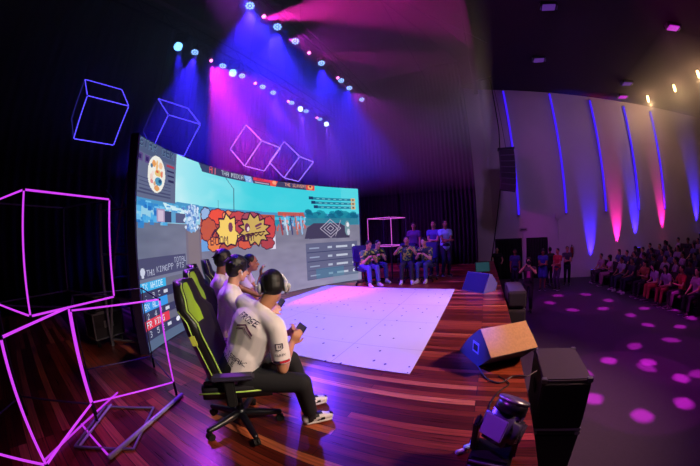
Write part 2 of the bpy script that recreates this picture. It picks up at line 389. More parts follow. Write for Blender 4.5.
# ground
gn = noise(.25, .08, 9)[..., None]
gz = np.clip((1.74-ZZ)/1.7, 0, 1)[..., None]; gu = np.clip(UU/3.2, 0, 1)[..., None]
gc = (1-gu)*np.array([112,114,140])+gu*np.array([134,126,146])
gc = gc*(1-gz*.0)+np.array([14,14,26])*gz*gu+np.array([-8,-2,-4])*(1-gz)
gm = ZZ < 1.72
cv[gm] = (gc+(gn-.5)*16)[gm]
rect(1.42, 1.86, .0, 1.72, (118,104,118), .7, .0)
rect(1.48, 1.8, .75, 1.6, (138,120,122), .6)
# blue blocks at the left
for k in range(46):
    u = rs.uniform(.05, .78); z = rs.uniform(1.72, 2.02); w = rs.uniform(.05, .15)
    c = [(48,132,205), (76,170,228), (120,200,240), (34,108,190)][rs.randint(4)]
    rect(u, u+w, z-w*.7, z, c, .85)
poly([(.78, 2.02), (1.55, 1.93), (1.55, 1.86), (.9, 1.9)], (205,236,244))
for k in range(24):
    u = rs.uniform(.85, 1.6); z = rs.uniform(1.88, 2.02); rect(u, u+.1, z-.03, z, [(60,140,210), (190,225,240), (90,180,225)][rs.randint(3)], .8)
rect(.62, .84, 1.72, 1.92, (170,150,185)); rect(.66, .8, 1.74, 1.9, (222,205,225), .7)
rect(.84, 1.02, 1.72, 1.9, (60,66,102)); rect(1.02, 1.14, 1.72, 1.9, (96,160,205)); rect(1.14, 1.42, 1.72, 1.88, (86,92,128))
for k in range(150):
    u = rs.normal(1.6, .09); z = rs.uniform(1.6, 2.03); ellp(u, z, .03, .03, [(120,170,220), (176,204,236), (90,130,200), (210,226,245)][rs.randint(4)])
# lamp post
line(2.9, 2.03, 2.9, 2.48, .025, (60,80,110)); line(2.9, 2.48, 2.62, 2.7, .015, (70,90,120)); line(2.4, 2.03, 2.4, 2.2, .012, (80,110,140))
# explosion mural
ZZ = ZZ+.1
def blob(pts, c, edge=(60,24,50), w=.035):
    n = len(pts); poly(pts, c)
    for i in range(n): line(*pts[i], *pts[(i+1) % n], w, edge)
def cloud(u, z, ru, rz, c, seed, bumps=9):
    r = np.random.RandomState(seed)
    for k in range(bumps):
        a = 2*PI*k/bumps; ellp(u+ru*.7*math.cos(a), z+rz*.7*math.sin(a), ru*.42+.02, rz*.42+.02, (62,26,52))
    for k in range(bumps):
        a = 2*PI*k/bumps; ellp(u+ru*.7*math.cos(a), z+rz*.7*math.sin(a), ru*.42, rz*.42, c)
    ellp(u, z, ru*.85, rz*.85, c)
poly([(1.86,2.05),(4.25,2.08),(4.25,1.28),(3.9,1.38),(3.0,1.38),(2.6,1.3),(2.1,1.36),(1.84,1.5)], (182,78,62))
rect(1.86, 2.1, 1.33, 1.55, (110,160,220)); rect(4.05, 4.25, 1.25, 1.6, (225,215,235))
cloud(2.02, 2.0, .13, .12, (150,180,225), 1, 7)
cloud(2.4, 1.98, .26, .13, (238,82,60), 2, 8); cloud(2.75, 1.98, .2, .12, (244,140,90), 3, 7)
cloud(2.1, 1.72, .22, .2, (196,88,62), 4, 8); cloud(3.05, 2.0, .25, .1, (196,72,74), 5, 8); cloud(3.5, 2.0, .3, .1, (168,76,92), 12, 8)
cloud(2.25, 1.45, .18, .12, (232,130,70), 6, 7); cloud(3.02, 1.7, .17, .2, (186,70,76), 7, 7)
cloud(3.25, 1.42, .22, .1, (214,90,66), 8, 7); cloud(4.05, 1.75, .18, .26, (204,70,70), 9, 9); cloud(3.98, 1.4, .2, .12, (176,66,72), 10, 7)
def burst(u, z, r0, r1, n, c, seed, sz=1.):
    r = np.random.RandomState(seed)
    blob([(u+(r1 if k % 2 else r0)*r.uniform(.85, 1.1)*math.cos(2*PI*k/(2*n)), z+sz*(r1 if k % 2 else r0)*r.uniform(.85, 1.1)*math.sin(2*PI*k/(2*n))) for k in range(2*n)], c)
burst(2.72, 1.7, .32, .46, 9, (246,206,104), 1, .8)
cloud(3.08, 1.78, .13, .12, (186,70,76), 17, 7)
burst(3.55, 1.72, .4, .56, 12, (206,172,92), 2, .68)
ellp(2.78, 1.78, .07, .1, (120,60,90)); ellp(3.32, 1.77, .085, .1, (110,50,86)); ellp(3.35, 1.74, .04, .05, (235,220,210))
line(3.6, 1.8, 3.78, 1.86, .05, (110,50,86)); line(3.62, 1.74, 3.76, 1.78, .03, (110,50,86))
for k in range(7): line(3.28+k*.08, 1.58+(k % 2)*.05, 3.36+k*.08, 1.58+((k+1) % 2)*.05, .03, (70,26,40))
line(3.26, 1.62, 3.9, 1.68, .03, (70,26,40))
text('BOOM', 2.13, 1.6, .024, (70,30,60)); text('BOOM', 2.14, 1.6, .024, (70,30,60)); text('BOOM!', 2.98, 1.62, .02, (70,30,60)); text('BOOM!', 2.99, 1.62, .02, (70,30,60)); line(2.2, 1.62, 2.3, 1.72, .05, (70,30,60)); ZZ = ZZ-.1
# middle right street life
for k in range(70):
    u = rs.uniform(4.3, 5.3); z = rs.uniform(1.66, 2.04); w = rs.uniform(.03, .08)
    c = [(226,80,62), (240,130,110), (74,150,215), (150,190,230), (60,60,110), (215,220,240)][rs.randint(6)]
    rect(u, u+w, z-w*2., z, c, .8)
rect(4.35, 5.25, 1.97, 2.06, (214,74,56), .8); rect(4.25, 5.9, 1.86, 1.93, (90,205,240), .7)
for k in range(5): line(4.42+k*.18, 1.9, 4.5+k*.17, 1.5, .05, [(170,60,60), (190,220,240), (60,60,110), (200,100,80), (150,190,230)][k], .9)
for k in range(60):
    u = rs.uniform(5.4, 7.1); ellp(u, rs.uniform(1.9, 2.1), .12, .06, [(20,120,150), (30,140,160), (14,96,128)][rs.randint(3)], .8)
rect(5.3, 7.2, 1.72, 1.92, (56,128,150), .8)
poly([(5.25,1.35),(5.35,1.65),(5.6,1.78),(6.5,1.78),(6.85,1.6),(6.85,1.33)], (66,60,86))
for r_ in (.26, .17, .08):
    c = (6.18, 1.62); p = [(c[0]-r_*1.4, c[1]), (c[0], c[1]+r_), (c[0]+r_*1.4, c[1]), (c[0], c[1]-r_)]
    for i in range(4): line(*p[i], *p[(i+1) % 4], .022, (176,168,190))
line(6.55, 1.85, 6.35, 1.4, .02, (176,168,190)); ellp(6.78, 1.62, .09, .22, (120,150,160)); ellp(6.8, 1.72, .05, .07, (226,228,236)); ellp(6.82, 1.5, .05, .1, (200,205,220))
# HUD: top-left panel
rect(.0, 1.13, 2.03, 2.9, (98,106,136)); rect(.04, 1.09, 2.62, 2.84, (74,88,120), .8)
text('STAR GEM', .1, 2.83, .018, (26,40,72), 1, 1.12); text('STAR GEM', .108, 2.822, .018, (120,160,190), .45, 1.12)
for k, u in enumerate((.08, .27)): rect(u, u+.13, 2.5, 2.62, (92,72,130)); rect(u+.03, u+.1, 2.53, 2.59, (48,36,96))
rect(.86, 1.08, 2.56, 2.6, (170,60,80)); rect(.88, 1.08, 2.49, 2.52, (44,40,80)); rect(.9, 1.08, 2.42, 2.45, (44,40,80)); rect(.92, 1.08, 2.34, 2.37, (44,40,80))
for k in range(5): rect(.12+.05*(k % 2), 1.0, 2.09+k*.05, 2.105+k*.05, (66,70,104), .9)
ellp(.6, 2.4, .235, .265, (238,236,226))
for (u, z, ru, rz, c) in [(.52,2.54,.05,.05,(232,150,70)),(.6,2.52,.03,.08,(236,180,110)),(.7,2.54,.05,.05,(238,190,150)),(.46,2.5,.03,.03,(60,110,140)),(.64,2.42,.09,.05,(226,190,110)),(.62,2.44,.04,.02,(220,90,60)),(.74,2.42,.03,.05,(226,120,90)),(.66,2.3,.1,.06,(60,140,180)),(.7,2.31,.04,.03,(28,70,110)),(.62,2.2,.07,.04,(226,150,80)),(.47,2.34,.04,.05,(236,200,190)),(.48,2.28,.04,.03,(220,130,130)),(.5,2.4,.03,.03,(240,215,210)),(.56,2.26,.03,.03,(210,160,120))]:
    ellp(u, z, ru, rz, c, .9)
# top bar
rect(2.03, 5.62, 2.69, 2.86, (66,62,96)); poly([(1.76,2.86),(2.1,2.86),(2.1,2.69),(1.9,2.69)], (58,70,104))
text('A', 2.12, 2.84, .02, (226,90,100)); line(2.3, 2.86, 2.3, 2.7, .02, (220,120,140))
text('THA MIDIA', 2.5, 2.815, .0135, (190,200,220)); poly([(3.2,2.86),(3.45,2.86),(3.55,2.69),(3.3,2.69)], (112,170,232)); text('VS', 3.3, 2.82, .015, (210,235,250))
rect(3.55, 4.1, 2.76, 2.86, (220,60,84)); rect(3.6, 4.08, 2.715, 2.74, (200,170,200)); text('RED', 3.68, 2.85, .012, (160,40,60))
poly([(4.1,2.86),(4.4,2.86),(4.3,2.69),(4.12,2.69)], (236,80,62)); ellp(4.26, 2.78, .07, .05, (250,160,130))
text('THE SLAYERS', 4.62, 2.82, .0115, (235,170,140)); rect(5.36, 5.66, 2.69, 2.86, (214,70,64)); ellp(5.51, 2.77, .09, .06, (246,170,110)); ellp(5.51, 2.79, .04, .03, (80,40,60))
# right list
for k in range(3):
    z = 2.47-k*.12; rect(5.5+k*.08, 6.95, z-.035, z+.035, (30,112,140), .85); rect(5.45+k*.08, 5.6+k*.08, z-.04, z+.045, (26,60,100)); rect(6.95, 7.1, z-.045, z+.045, (214,176,120)); rect(6.99, 7.06, z-.03, z+.03, (96,90,100))
    for j in range(6): rect(5.72+k*.08+j*.2, 5.82+k*.08+j*.2, z-.012, z+.014, (150,220,230), .7)
# lower right scoreboard
rect(5.28, 7.12, .22, 1.22, (84,88,122), .75)
for k in range(4):
    z = 1.08-k*.25; rect(5.32, 7.1, z-.12, z-.1, (60,66,100)); rect(5.4, 5.75, z-.02, z+.02, (150,160,190)); rect(6.05, 6.2, z-.03, z+.03, (176,184,206)); rect(6.35, 6.75, z-.03, z+.03, (190,196,214)); ellp(6.97, z, .05, .05, (215,220,235))
rect(5.6, 6.6, .22, .5, (70,130,160), .5); rect(6.2, 7.1, .0, .3, (120,150,170), .35)
# lower left board
S = -.02
rect(.1, 1.38, .97, 1.23, (72,72,106), .92); ellp(.2, 1.06, .06, .055, (200,205,225)); rect(.17, .23, .98, 1.03, (200,205,225))
text('TH1', .3, 1.08, .0125, (176,180,205)); text('KING', .56, 1.105, .0125, (176,180,205)); text('PP', .88, 1.11, .0125, (176,180,205)); text('TOTAL', 1.05, 1.2, .0115, (170,174,200)); text('PTS', 1.11, 1.1, .0125, (176,180,205))
for k, (z, hc) in enumerate([(.86, (56,176,232)), (.6, (56,150,230)), (.36, (226,60,80))]):
    rect(.1, 1.45, z-.06, z+.06, (104,104,122), .9); rect(.1, .78, z-.06, z+.065, hc); text(['TX WHIDE', 'BX ALI', 'FR KING'][k], .16, z+.045, .0115, (210,235,250))
    rect(.1, 1.45, z-.2, z-.06, (56,56,90), .95); ellp(1.3, z+.0, .025, .02, (220,222,235)) if k == 0 else None
    for j, u in enumerate((.2, .4, .55)): text('1234579'[(j*2+k) % 7], u, z-.09, .011, (190,194,214))
    rect(.7, .8, z-.15, z-.1, (205,208,225))
    if k < 2: line(.98, z-.14, 1.08, z-.09, .03, (235,236,245)); line(1.08, z-.09, 1.32, z-.085, .03, (235,236,245))
    else:
        for j in range(5): ellp(1.0+j*.08, z-.11+(j % 2)*.02, .05, .035, (235,236,245))
rect(.05, 1.4, .0, .15, (86,104,134), .9)
cv = np.clip(cv, 0, 255)/255.
lin = np.where(cv <= .04045, cv/12.92, ((cv+.055)/1.055)**2.4)
# mesh of the display
ncol, nrow = NW, NH
th = (U0+np.arange(ncol+1)*CELL-3.63)/SR; zs = ZT-np.arange(nrow+1)*CELL
X = SCX-SR*np.cos(th); Y = SCY+SR*np.sin(th)
co = np.zeros((nrow+1, ncol+1, 3)); co[..., 0] = X; co[..., 1] = Y; co[..., 2] = zs[:, None]
idx = np.arange((nrow+1)*(ncol+1)).reshape(nrow+1, ncol+1)
q = np.stack([idx[:-1, :-1], idx[1:, :-1], idx[1:, 1:], idx[:-1, 1:]], -1).reshape(-1, 4)
me = bpy.data.meshes.new('display'); me.vertices.add(co.size//3); me.vertices.foreach_set('co', co.reshape(-1))
me.loops.add(q.size); me.loops.foreach_set('vertex_index', q.reshape(-1)); me.polygons.add(len(q)); me.polygons.foreach_set('loop_start', np.arange(0, q.size, 4)); me.polygons.foreach_set('loop_total', np.full(len(q), 4))
me.update(); at = me.color_attributes.new('picture', 'FLOAT_COLOR', 'CORNER')
rgba = np.ones((len(q), 4, 4)); rgba[..., :3] = lin.reshape(-1, 3)[:, None, :]; at.data.foreach_set('color', rgba.reshape(-1))
m = bpy.data.materials.new('lit_display'); m.use_nodes = True; nt = m.node_tree; b = nt.nodes['Principled BSDF']
ca = nt.nodes.new('ShaderNodeVertexColor'); ca.layer_name = 'picture'
nt.links.new(ca.outputs['Color'], b.inputs['Emission Color']); b.inputs['Emission Strength'].default_value = 1.0
b.inputs['Base Color'].default_value = (.006, .006, .006, 1); b.inputs['Specular IOR Level'].default_value = .1; b.inputs['Roughness'].default_value = .6
m.cycles.emission_sampling = 'NONE'
me.materials.append(m)
led = thing('led_screen', 'big curved screen showing a game broadcast, standing at the back of the stage', 'screen', (-4.2, 4.9, 0))
MI = Matrix.Translation(V((4.2, -4.9, 0)))
do = bpy.data.objects.new('display', me); COL.objects.link(do); do.parent = led; do.matrix_parent_inverse = MI
def in_led(o): o.matrix_parent_inverse = MI; return o
mb = MB(); n = 60
pts = [U0+(U1-U0)*i/n for i in range(n+1)]
for i in range(n):
    a, b = pts[i], pts[i+1]
    q8 = [sp(a, .0, -.006), sp(b, .0, -.006), sp(b, .0, -.12), sp(a, .0, -.12)]
    mb.prism(q8, (0, 0, .0), (0, 0, ZT))
in_led(mb.build('cabinet_body', black, led))
for u in (U0-.02, U1+.02):
    mb = MB(); mb.prism([sp(u-.02, 0, .01), sp(u+.02, 0, .01), sp(u+.02, 0, -.12), sp(u-.02, 0, -.12)], (0, 0, 0), (0, 0, ZT+.02))
    in_led(mb.build('edge_frame', mat('screen_edge', (44,28,60), .5), led))
# support scaffold behind
for u in (.25, 1.6, 3.0, 4.4, 5.8, 7.0):
    mb = MB()
    a = sp(u, 0, -.2); c = sp(u, 0, -.75)
    mb.cyl((a[0], a[1], 0), (a[0], a[1], 2.75), .025); mb.cyl((c[0], c[1], 0), (c[0], c[1], 2.0), .025)
    mb.cyl((a[0], a[1], 2.6), (c[0], c[1], .1), .02)
    for z in (.1, .7, 1.3, 1.9): mb.cyl((a[0], a[1], z), (c[0], c[1], z), .018)
    in_led(mb.build('support_frame', alum, led))
# ================================================================== NEON CUBES
neon_mag = mat('magenta_led_strip', (120,40,140), .4, emit=(205,62,235), es=1.1, var=0)
neon_dim = mat('soft_pink_led_strip', (120,40,110), .4, emit=(190,90,190), es=.75, var=0)
neon_blue = mat('blue_led_strip', (50,40,120), .4, emit=(84,70,255), es=2.6, var=0)
neon_vio = mat('violet_led_strip', (90,60,140), .4, emit=(175,140,255), es=2.2, var=0)
neon_dimb = mat('faint_blue_led_strip', (40,34,90), .4, emit=(52,44,150), es=.8, var=0)
strip_off = mat('unlit_frame_bar', (70,58,84), .45, .3)
def neon_cube(label, c, R, s, lit, w=.012, unlit=(), bright=neon_mag, group=None, feet=0., wires=None, dim=()):
    t = thing('neon_cube', label, 'light cube', c, group=group, R=R)
    cs = [V((x, y, z)) for x in (-1, 1) for y in (-1, 1) for z in (-1, 1)]
    k = 0
    for i in range(8):
        for j in range(i+1, 8):
            if sum(1 for q in range(3) if cs[i][q] != cs[j][q]) != 1: continue
            a, b = cs[i]*s/2, cs[j]*s/2; d = (b-a).normalized()
            mb = MB(); mb.rcone(a, b, w*1.0, w*1.0, n=8)
            mb.build('frame_bar', strip_off, t, True) if k in unlit else mb.build('light_bar', neon_dimb if k in dim else bright, t, True)
            k += 1
    for p in cs: mb = MB(); mb.bbox(p*s/2, (w*2.6, w*2.6, w*2.6), w*.4); mb.build('corner_joint', black, t)
    if feet:
        for p in cs:
            if p.z < 0: mb = MB(); mb.cyl(p*s/2, p*s/2-V((0, 0, feet)), .012, n=8); mb.build('foot', black, t)
    return t
# edge order for i<j pairs: 0(0-1)z 1(0-2)y 2(0-4)x 3(1-3)y 4(1-5)x 5(2-3)z 6(2-6)x 7(3-7)x 8(4-5)z 9(4-6)y 10(5-7)y 11(6-7)z
HR = Ry(0) @ (Rz(PI/2+.01) @ Rx(PI/4))
HR2 = Rz(1.62) @ Rx(.8)
hang = [((-5.55, 1.4, 3.79), HR, 'blue outlined cube hanging farthest left above the floor cubes', neon_blue, (6, 9, 11)),
        ((-5.58, 3.06, 3.84), HR, 'blue outlined cube hanging above the left end of the screen', neon_blue, (6, 9, 11)),
        ((-5.456, 5.616, 3.853), HR2, 'violet outlined cube hanging left of its twin over the middle of the screen', neon_vio, (6, 7, 9, 10, 11)),
        ((-5.4, 7.186, 3.75), HR2, 'violet outlined cube hanging right of its twin over the screen, nearest the lights', neon_vio, (6, 7, 9, 10, 11))]
for c, R, lab, mm, un in hang:
    s = .8 if c[0] > -6 else .77
    t = neon_cube(lab, c, R, s, 1, .0075, unlit=un, bright=mm, group='hanging neon cubes', dim=((1, 5) if c[1] < 4 else ()))
    Ri = R.inverted()
    for sx in (-1, 1):
        p = V((sx*s/2, s/2, s/2)); w = Ri @ V((0, 0, 9.25-c[2]-(R @ p).z))
        mb = MB(); mb.cyl(p, p+w, .004, n=6); mb.build('hanging_wire', black, t)
# floor cubes
RR = Rz(1.355); RL = Rz(2.397)
neon_cube('magenta neon cube on the floor beside the left edge of the screen', (-2.944, .916, .542), RR, .8, 1, .0075, feet=.14, unlit=(1, 3, 5, 6, 7, 9, 10, 11))
neon_cube('magenta neon cube on the floor at the left border, under the stacked one', (-2.497, -.159, .592), RL, .8, 1, .009, feet=.19, unlit=(3, 5, 6, 7, 9, 10, 11))
neon_cube('magenta neon cube stacked on top of the two floor cubes', (-2.817, .317, 1.41), Rz(1.926), .8, 1, .0075, unlit=(6, 7, 9, 10, 11))
neon_cube('small pink neon cube glowing behind the seated team at the far end', (-3.0, 8.95, 1.45), Rz(-.26), .88, 1, .01, bright=mat('pink_led_strip', (150,50,120), .4, emit=(215,95,200), es=1.0, var=0), unlit=(5, 11))
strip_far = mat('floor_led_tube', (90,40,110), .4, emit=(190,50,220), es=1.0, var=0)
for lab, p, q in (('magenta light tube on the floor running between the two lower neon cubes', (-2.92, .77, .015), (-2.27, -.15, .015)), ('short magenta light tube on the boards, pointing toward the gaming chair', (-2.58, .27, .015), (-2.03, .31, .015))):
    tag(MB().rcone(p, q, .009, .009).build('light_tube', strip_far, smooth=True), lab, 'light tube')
t = thing('reflection_frame', 'grey bars on the boards standing in for the reflection of the neon cubes', 'frame', (-2.3, .55, .015))  # added bars that draw the neon cubes' reflection in the boards
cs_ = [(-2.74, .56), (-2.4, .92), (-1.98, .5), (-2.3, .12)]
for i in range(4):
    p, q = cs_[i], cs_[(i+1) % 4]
    mb = MB(); mb.rcone((p[0]+2.3, p[1]-.55, 0), (q[0]+2.3, q[1]-.55, 0), .011, .011, n=8); mb.build('frame_bar', mat('reflection_grey', (120,108,140), .4), t, True)
t = thing('table', 'tall black pedestal holding up the small pink neon cube at the far end', 'pedestal', (-3.0, 8.95, 0))
mb = MB(); mb.bbox((0, 0, .98), (.9, .9, .04), .008, Rz(-.26)); mb.build('table_top', black, t)
for sx in (-1, 1):
    for sy in (-1, 1):
        mb = MB(); p = Rz(-.26) @ V((sx*.4, sy*.4, 0)); mb.cyl(p, p+V((0, 0, .96)), .025); mb.build('leg', black, t)
# clear tube lying on the floor
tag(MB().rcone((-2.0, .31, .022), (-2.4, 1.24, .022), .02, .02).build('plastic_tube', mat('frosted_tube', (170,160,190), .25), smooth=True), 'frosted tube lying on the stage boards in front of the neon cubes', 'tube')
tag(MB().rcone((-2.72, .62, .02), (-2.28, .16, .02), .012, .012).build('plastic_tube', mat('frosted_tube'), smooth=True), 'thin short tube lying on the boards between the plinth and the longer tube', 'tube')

# flight case and ladder frame behind the cubes
t = thing('flight_case', 'black flight case with metal edges behind the neon cubes', 'flight case', (-4.65, 1.27, 0), rz=.15)
mb = MB(); mb.bbox((0, 0, .3), (.34, .5, .36), .01); mb.build('case_body', mat('case_black', (26,20,32), .6), t)
ed = MB()
for x in (-.17, .17):
    for y in (-.25, .25): ed.bbox((x, y, .3), (.02, .02, .37), .004)
for z in (.12, .48):
    for x in (-.17, .17): ed.bbox((x, 0, z), (.02, .5, .02), .004)
    for y in (-.25, .25): ed.bbox((0, y, z), (.34, .02, .02), .004)
ed.build('metal_edge', alum, t)
mb = MB(); mb.bbox((.178, 0, .32), (.01, .16, .1), .003); mb.build('handle_plate', alum, t)
for x in (-.12, .12):
    for y in (-.2, .2): mb = MB(); mb.cyl((x, y-.015, .045), (x, y+.015, .045), .045); mb.cyl((x, y, .08), (x, y, .12), .015); mb.build('caster', black, t)
t = thing('flight_case', 'smaller flight case with pale edges stacked on the one behind the neon cubes', 'flight case', (-4.65, 1.3, .49), rz=.2)
mb = MB(); mb.bbox((0, 0, .12), (.32, .44, .22), .01); mb.build('case_body', mat('case_black'), t)
ed = MB()
for z in (.01, .23):
    for x in (-.16, .16): ed.bbox((x, 0, z), (.018, .44, .018), .004)
    for y in (-.22, .22): ed.bbox((0, y, z), (.32, .018, .018), .004)
ed.build('metal_edge', alum, t)
t = thing('scaffold_frame', 'grey metal scaffold frame standing in the dark behind the left edge of the screen', 'scaffold', (-5.0, 1.9, 0))
gm = mat('dull_steel', (96,90,112), .45, .7)
for y in (-.35, .0, .35):
    mb = MB(); mb.cyl((0, y, 0), (0, y, 2.1), .02); mb.build('upright', gm, t)
for z in (.4, .9, 1.4, 2.0): mb = MB(); mb.cyl((0, -.35, z), (0, .35, z), .015); mb.build('rung', gm, t)
mb = MB(); mb.cyl((0, -.35, 1.9), (0, .35, .9), .012); mb.cyl((0, -.35, 2.3), (0, .35, 1.4), .012); mb.build('brace', gm, t)

# ================================================================== RIG
def z_t(z): return z
rig = mat('rig_steel', (44,42,54), .5, .6)
for k, (x, lab) in enumerate([(-5.57, 'long lighting bar nearest the screen carrying the lower row of lamps'), (-3.47, 'long lighting bar over the mat carrying the upper row of lamps')]):
    t = thing('lighting_bar', lab, 'lighting bar', (x, 0, 6.32))
    y0, y1 = (.5, 12.2) if k == 0 else (1.5, 11)
    mb = MB(); mb.cyl((0, y0, 0), (0, y1, 0), .024); mb.cyl((0, y0, .3), (0, y1, .3), .02); mb.build('pipe', rig, t, True)
    mb = MB(); y = y0+.2; s = 0
    while y < y1-.3: mb.cyl((0, y, 0 if s % 2 else .3), (0, y+.4, .3 if s % 2 else 0), .008, n=6); y += .4; s += 1
    mb.build('lacing', rig, t)
    for y in np.linspace(y0+.6, y1-.6, 4): mb = MB(); mb.cyl((0, float(y), .3), (0, float(y), 2.97), .006, n=6); mb.build('suspension_wire', rig, t)
cell = mat('par_cells', (60,80,140), .3, emit=(150,205,255), es=2.6, var=0)
cellb = mat('blue_lens', (60,90,160), .3, emit=(110,180,255), es=4.5, var=0)
cellw = mat('white_blue_lens', (90,120,160), .3, emit=(190,225,255), es=5, var=0)
cellm = mat('magenta_lens', (160,60,120), .3, emit=(255,110,200), es=8, var=0)
def par_proto():
    t = thing('par_light', 'x', 'stage light')
    mb = MB(); mb.cyl((0, 0, .2), (0, 0, .0), .1, .125, n=20); mb.cyl((0, 0, .2), (0, 0, .24), .1, .06, n=20); mb.build('housing', black, t)
    mb = MB(); mb.cyl((0, 0, .01), (0, 0, -.004), .118, n=20); mb.build('face_plate', mat('par_face', (20,24,60), .4, emit=(20,40,200), es=.8, var=0), t)
    mb = MB()
    for i in range(8):
        a = 2*PI*i/8; mb.cyl((.085*math.cos(a), .085*math.sin(a), 0), (.085*math.cos(a), .085*math.sin(a), -.014), .028, n=8)
    mb.cyl((0, 0, 0), (0, 0, -.014), .03, n=8); mb.build('led_cells', cell, t)
    mb = MB(); mb.tube([(-.14, 0, .1), (-.14, 0, .32), (.14, 0, .32), (.14, 0, .1)], .012); mb.cyl((0, 0, .32), (0, 0, .4), .03); mb.build('yoke', rig, t)
    return t
def mover_proto(lens, r):
    t = thing('moving_head_light', 'x', 'stage light')
    mb = MB(); mb.rcone((0, 0, .04), (0, 0, .2), r*1.15, r*.95); mb.build('head', black, t, True)
    mb = MB(); mb.cyl((0, 0, -.02), (0, 0, -r*1.2), r*.9, n=18); mb.build('lens', lens, t)
    mb = MB()
    for s in (-1, 1): mb.bbox((s*r*1.35, 0, .18), (.04, .1, .32), .01)
    mb.bbox((0, 0, .38), (r*3, .16, .1), .015); mb.build('yoke', rig, t)
    return t
par0 = par_proto(); mvb = mover_proto(cellb, .105); mvw = mover_proto(cellw, .095); mvm = mover_proto(cellm, .045); par0.scale = (.8, .8, .8)
used_p = {}
T1 = [(2.94, 'b'), (3.42, 'p'), (3.93, 'm'), (4.35, 'p'), (4.73, 'b'), (5.08, 'p'), (5.6, 'm'), (5.95, 'p'), (6.45, 'p'), (7.2, 'm'), (7.42, 'p'), (7.93, 'w'), (8.3, 'p'), (9.0, 'm'), (9.25, 'p'), (9.75, 'w')]
T2 = [(3.15, 'p'), (3.55, 'm'), (4.03, 'p'), (4.7, 'p'), (5.25, 'm'), (5.88, 'p'), (6.75, 'm'), (7.0, 'p'), (7.55, 'p'), (8.5, 'p')]
ordn = ['first', 'second', 'third', 'fourth', 'fifth', 'sixth', 'seventh', 'eighth', 'ninth', 'tenth', 'eleventh', 'twelfth', 'thirteenth', 'fourteenth', 'fifteenth', 'sixteenth']
def tilt_to(src, dst):          # rotation taking the lamp's -Z to the target
    return (V(dst)-V(src)).to_track_quat('-Z', 'Y').to_euler()
for bx, T, bar in ((-5.57, T1, 'lower row over the screen'), (-3.47, T2, 'upper row over the mat')):
    for k, (y, kind) in enumerate(T):
        pr = {'p': par0, 'b': mvb, 'w': mvw, 'm': mvm}[kind]
        nm = {'p': 'small ring-faced blue-white lamp', 'b': 'large bright blue lamp', 'w': 'large blue-white lamp', 'm': 'small magenta beam lamp'}[kind]
        lab = nm+', '+ordn[k]+' from the near end of the '+bar
        if kind in used_p: t = copy_tree(pr)
        else: t = pr; used_p[kind] = 1
        t['label'] = lab; t['group'] = 'lamps on the lighting bars'
        t.location = (bx, y, 5.93)
        t.rotation_euler = tilt_to((bx, y, 6), (bx+1.0, y-1.2, 1.5)) if kind != 'm' else tilt_to((bx, y, 6), (bx+1.6, y+1, 3))
# lamp light, with added haze fills at the end of the list
HZ = 1.9
for (x, y, tx, ty, tz, c, pw, an) in [
    (-5.57, 2.94, -4.6, 3.3, 2.6, BLUE, 9000, 24), (-5.57, 3.42, -6.4, 3.6, 2.0, BLUE, 4000, 60), (-5.57, 4.73, -6.2, 5.2, 2., BLUE, 4600, 64), (-5.57, 6.45, -5.2, 7.4, 2, BLUE, 4600, 64),
    (-5.57, 7.93, -5.2, 9.0, 2, (.16,.05,1), 2600, 46), (-5.57, 9.7, -4.6, 10.6, 2., (.2,.05,1), 1800, 46),
    (-5.57, 3.93, -5.2, 5.3, 2.85, (.8,.02,.85), 4600, 44), (-5.57, 5.6, -4.2, 8.4, 2.9, (.75,.02,.8), 1700, 16), (-5.57, 7.2, -4.4, 9.6, 3., (.75,.02,.8), 900, 14),
    (-3.47, 3.15, -3.1, 3.4, 2, BLUE, 3600, 64), (-3.47, 4.03, -4.2, 4.6, 2, BLUE, 4200, 70), (-3.47, 5.88, -3.4, 6.8, 2, BLUE, 3600, 70), (-3.47, 7.3, -3.4, 8.6, 2, BLUE, 3000, 66),
    (-3.47, 3.55, 1.2, 5.2, 5.8, (1,.02,.55), 4800, 30), (-3.47, 5.25, 1.0, 7.2, 5.2, (.9,.02,.5), 1300, 18), (-3.47, 6.75, -1.6, 9.8, 4.4, (.8,.02,.6), 900, 16), (-3.47, 7.6, -1.6, 11, 3.4, (.35,.02,.55), 900, 84), (-3.47, 4.4, .6, 8.0, 5.4, (.4,.01,.5), 700, 80), (-5.57, 4.1, -3.9, 6.4, 3., (.5,.01,.8), 2000, 70)]:  # last three: wide unseen fills added to tint the haze
    spot('beam_or_haze_fill', (x, y, 5.8), (tx, ty, tz), c, pw*HZ*(.2 if c[2] == 1 and c[0] < .3 else .4), an, .6, .05)
# haze
m = bpy.data.materials.new('stage_haze'); m.use_nodes = True; nt = m.node_tree; nt.nodes.remove(nt.nodes['Principled BSDF'])
vs = nt.nodes.new('ShaderNodeVolumeScatter'); vs.inputs['Color'].default_value = (1, 1, 1, 1); vs.inputs['Density'].default_value = .095; vs.inputs['Anisotropy'].default_value = .35
nt.links.new(vs.outputs['Volume'], nt.nodes['Material Output'].inputs['Volume'])
mb = MB(); mb.prism([(-7.55, -1.5, 3.0), (.3, -1.5, 3.0), (.3, -1.5, 8.6), (-7.55, -1.5, 8.9)], (0, 0, 0), (0, 13.4, 0))
hz = mb.build('haze', m); tag(MB().prism([(7.6, 8.4, 5.4), (16.2, 8.4, 5.4), (16.2, 8.4, 6.6), (7.6, 8.4, 7.75)], (0, 0, 0), (0, 7, 0)).build('haze', m), 'warm lit haze around the house lamps near the hall ceiling', 'haze', kind='stuff')
for p in ((9.9, 14.2, 7.2), (10.6, 12.5, 7.1), (10.9, 10.8, 7.05)):
    l = bpy.data.lights.new('house_lamp_glow', 'POINT'); l.color = (1, .62, .3); l.energy = 60; l.shadow_soft_size = .08; o = bpy.data.objects.new('house_lamp_glow', l); COL.objects.link(o); o.location = p
tag(hz, 'thin smoke haze hanging under the stage lights', 'haze', kind='stuff')

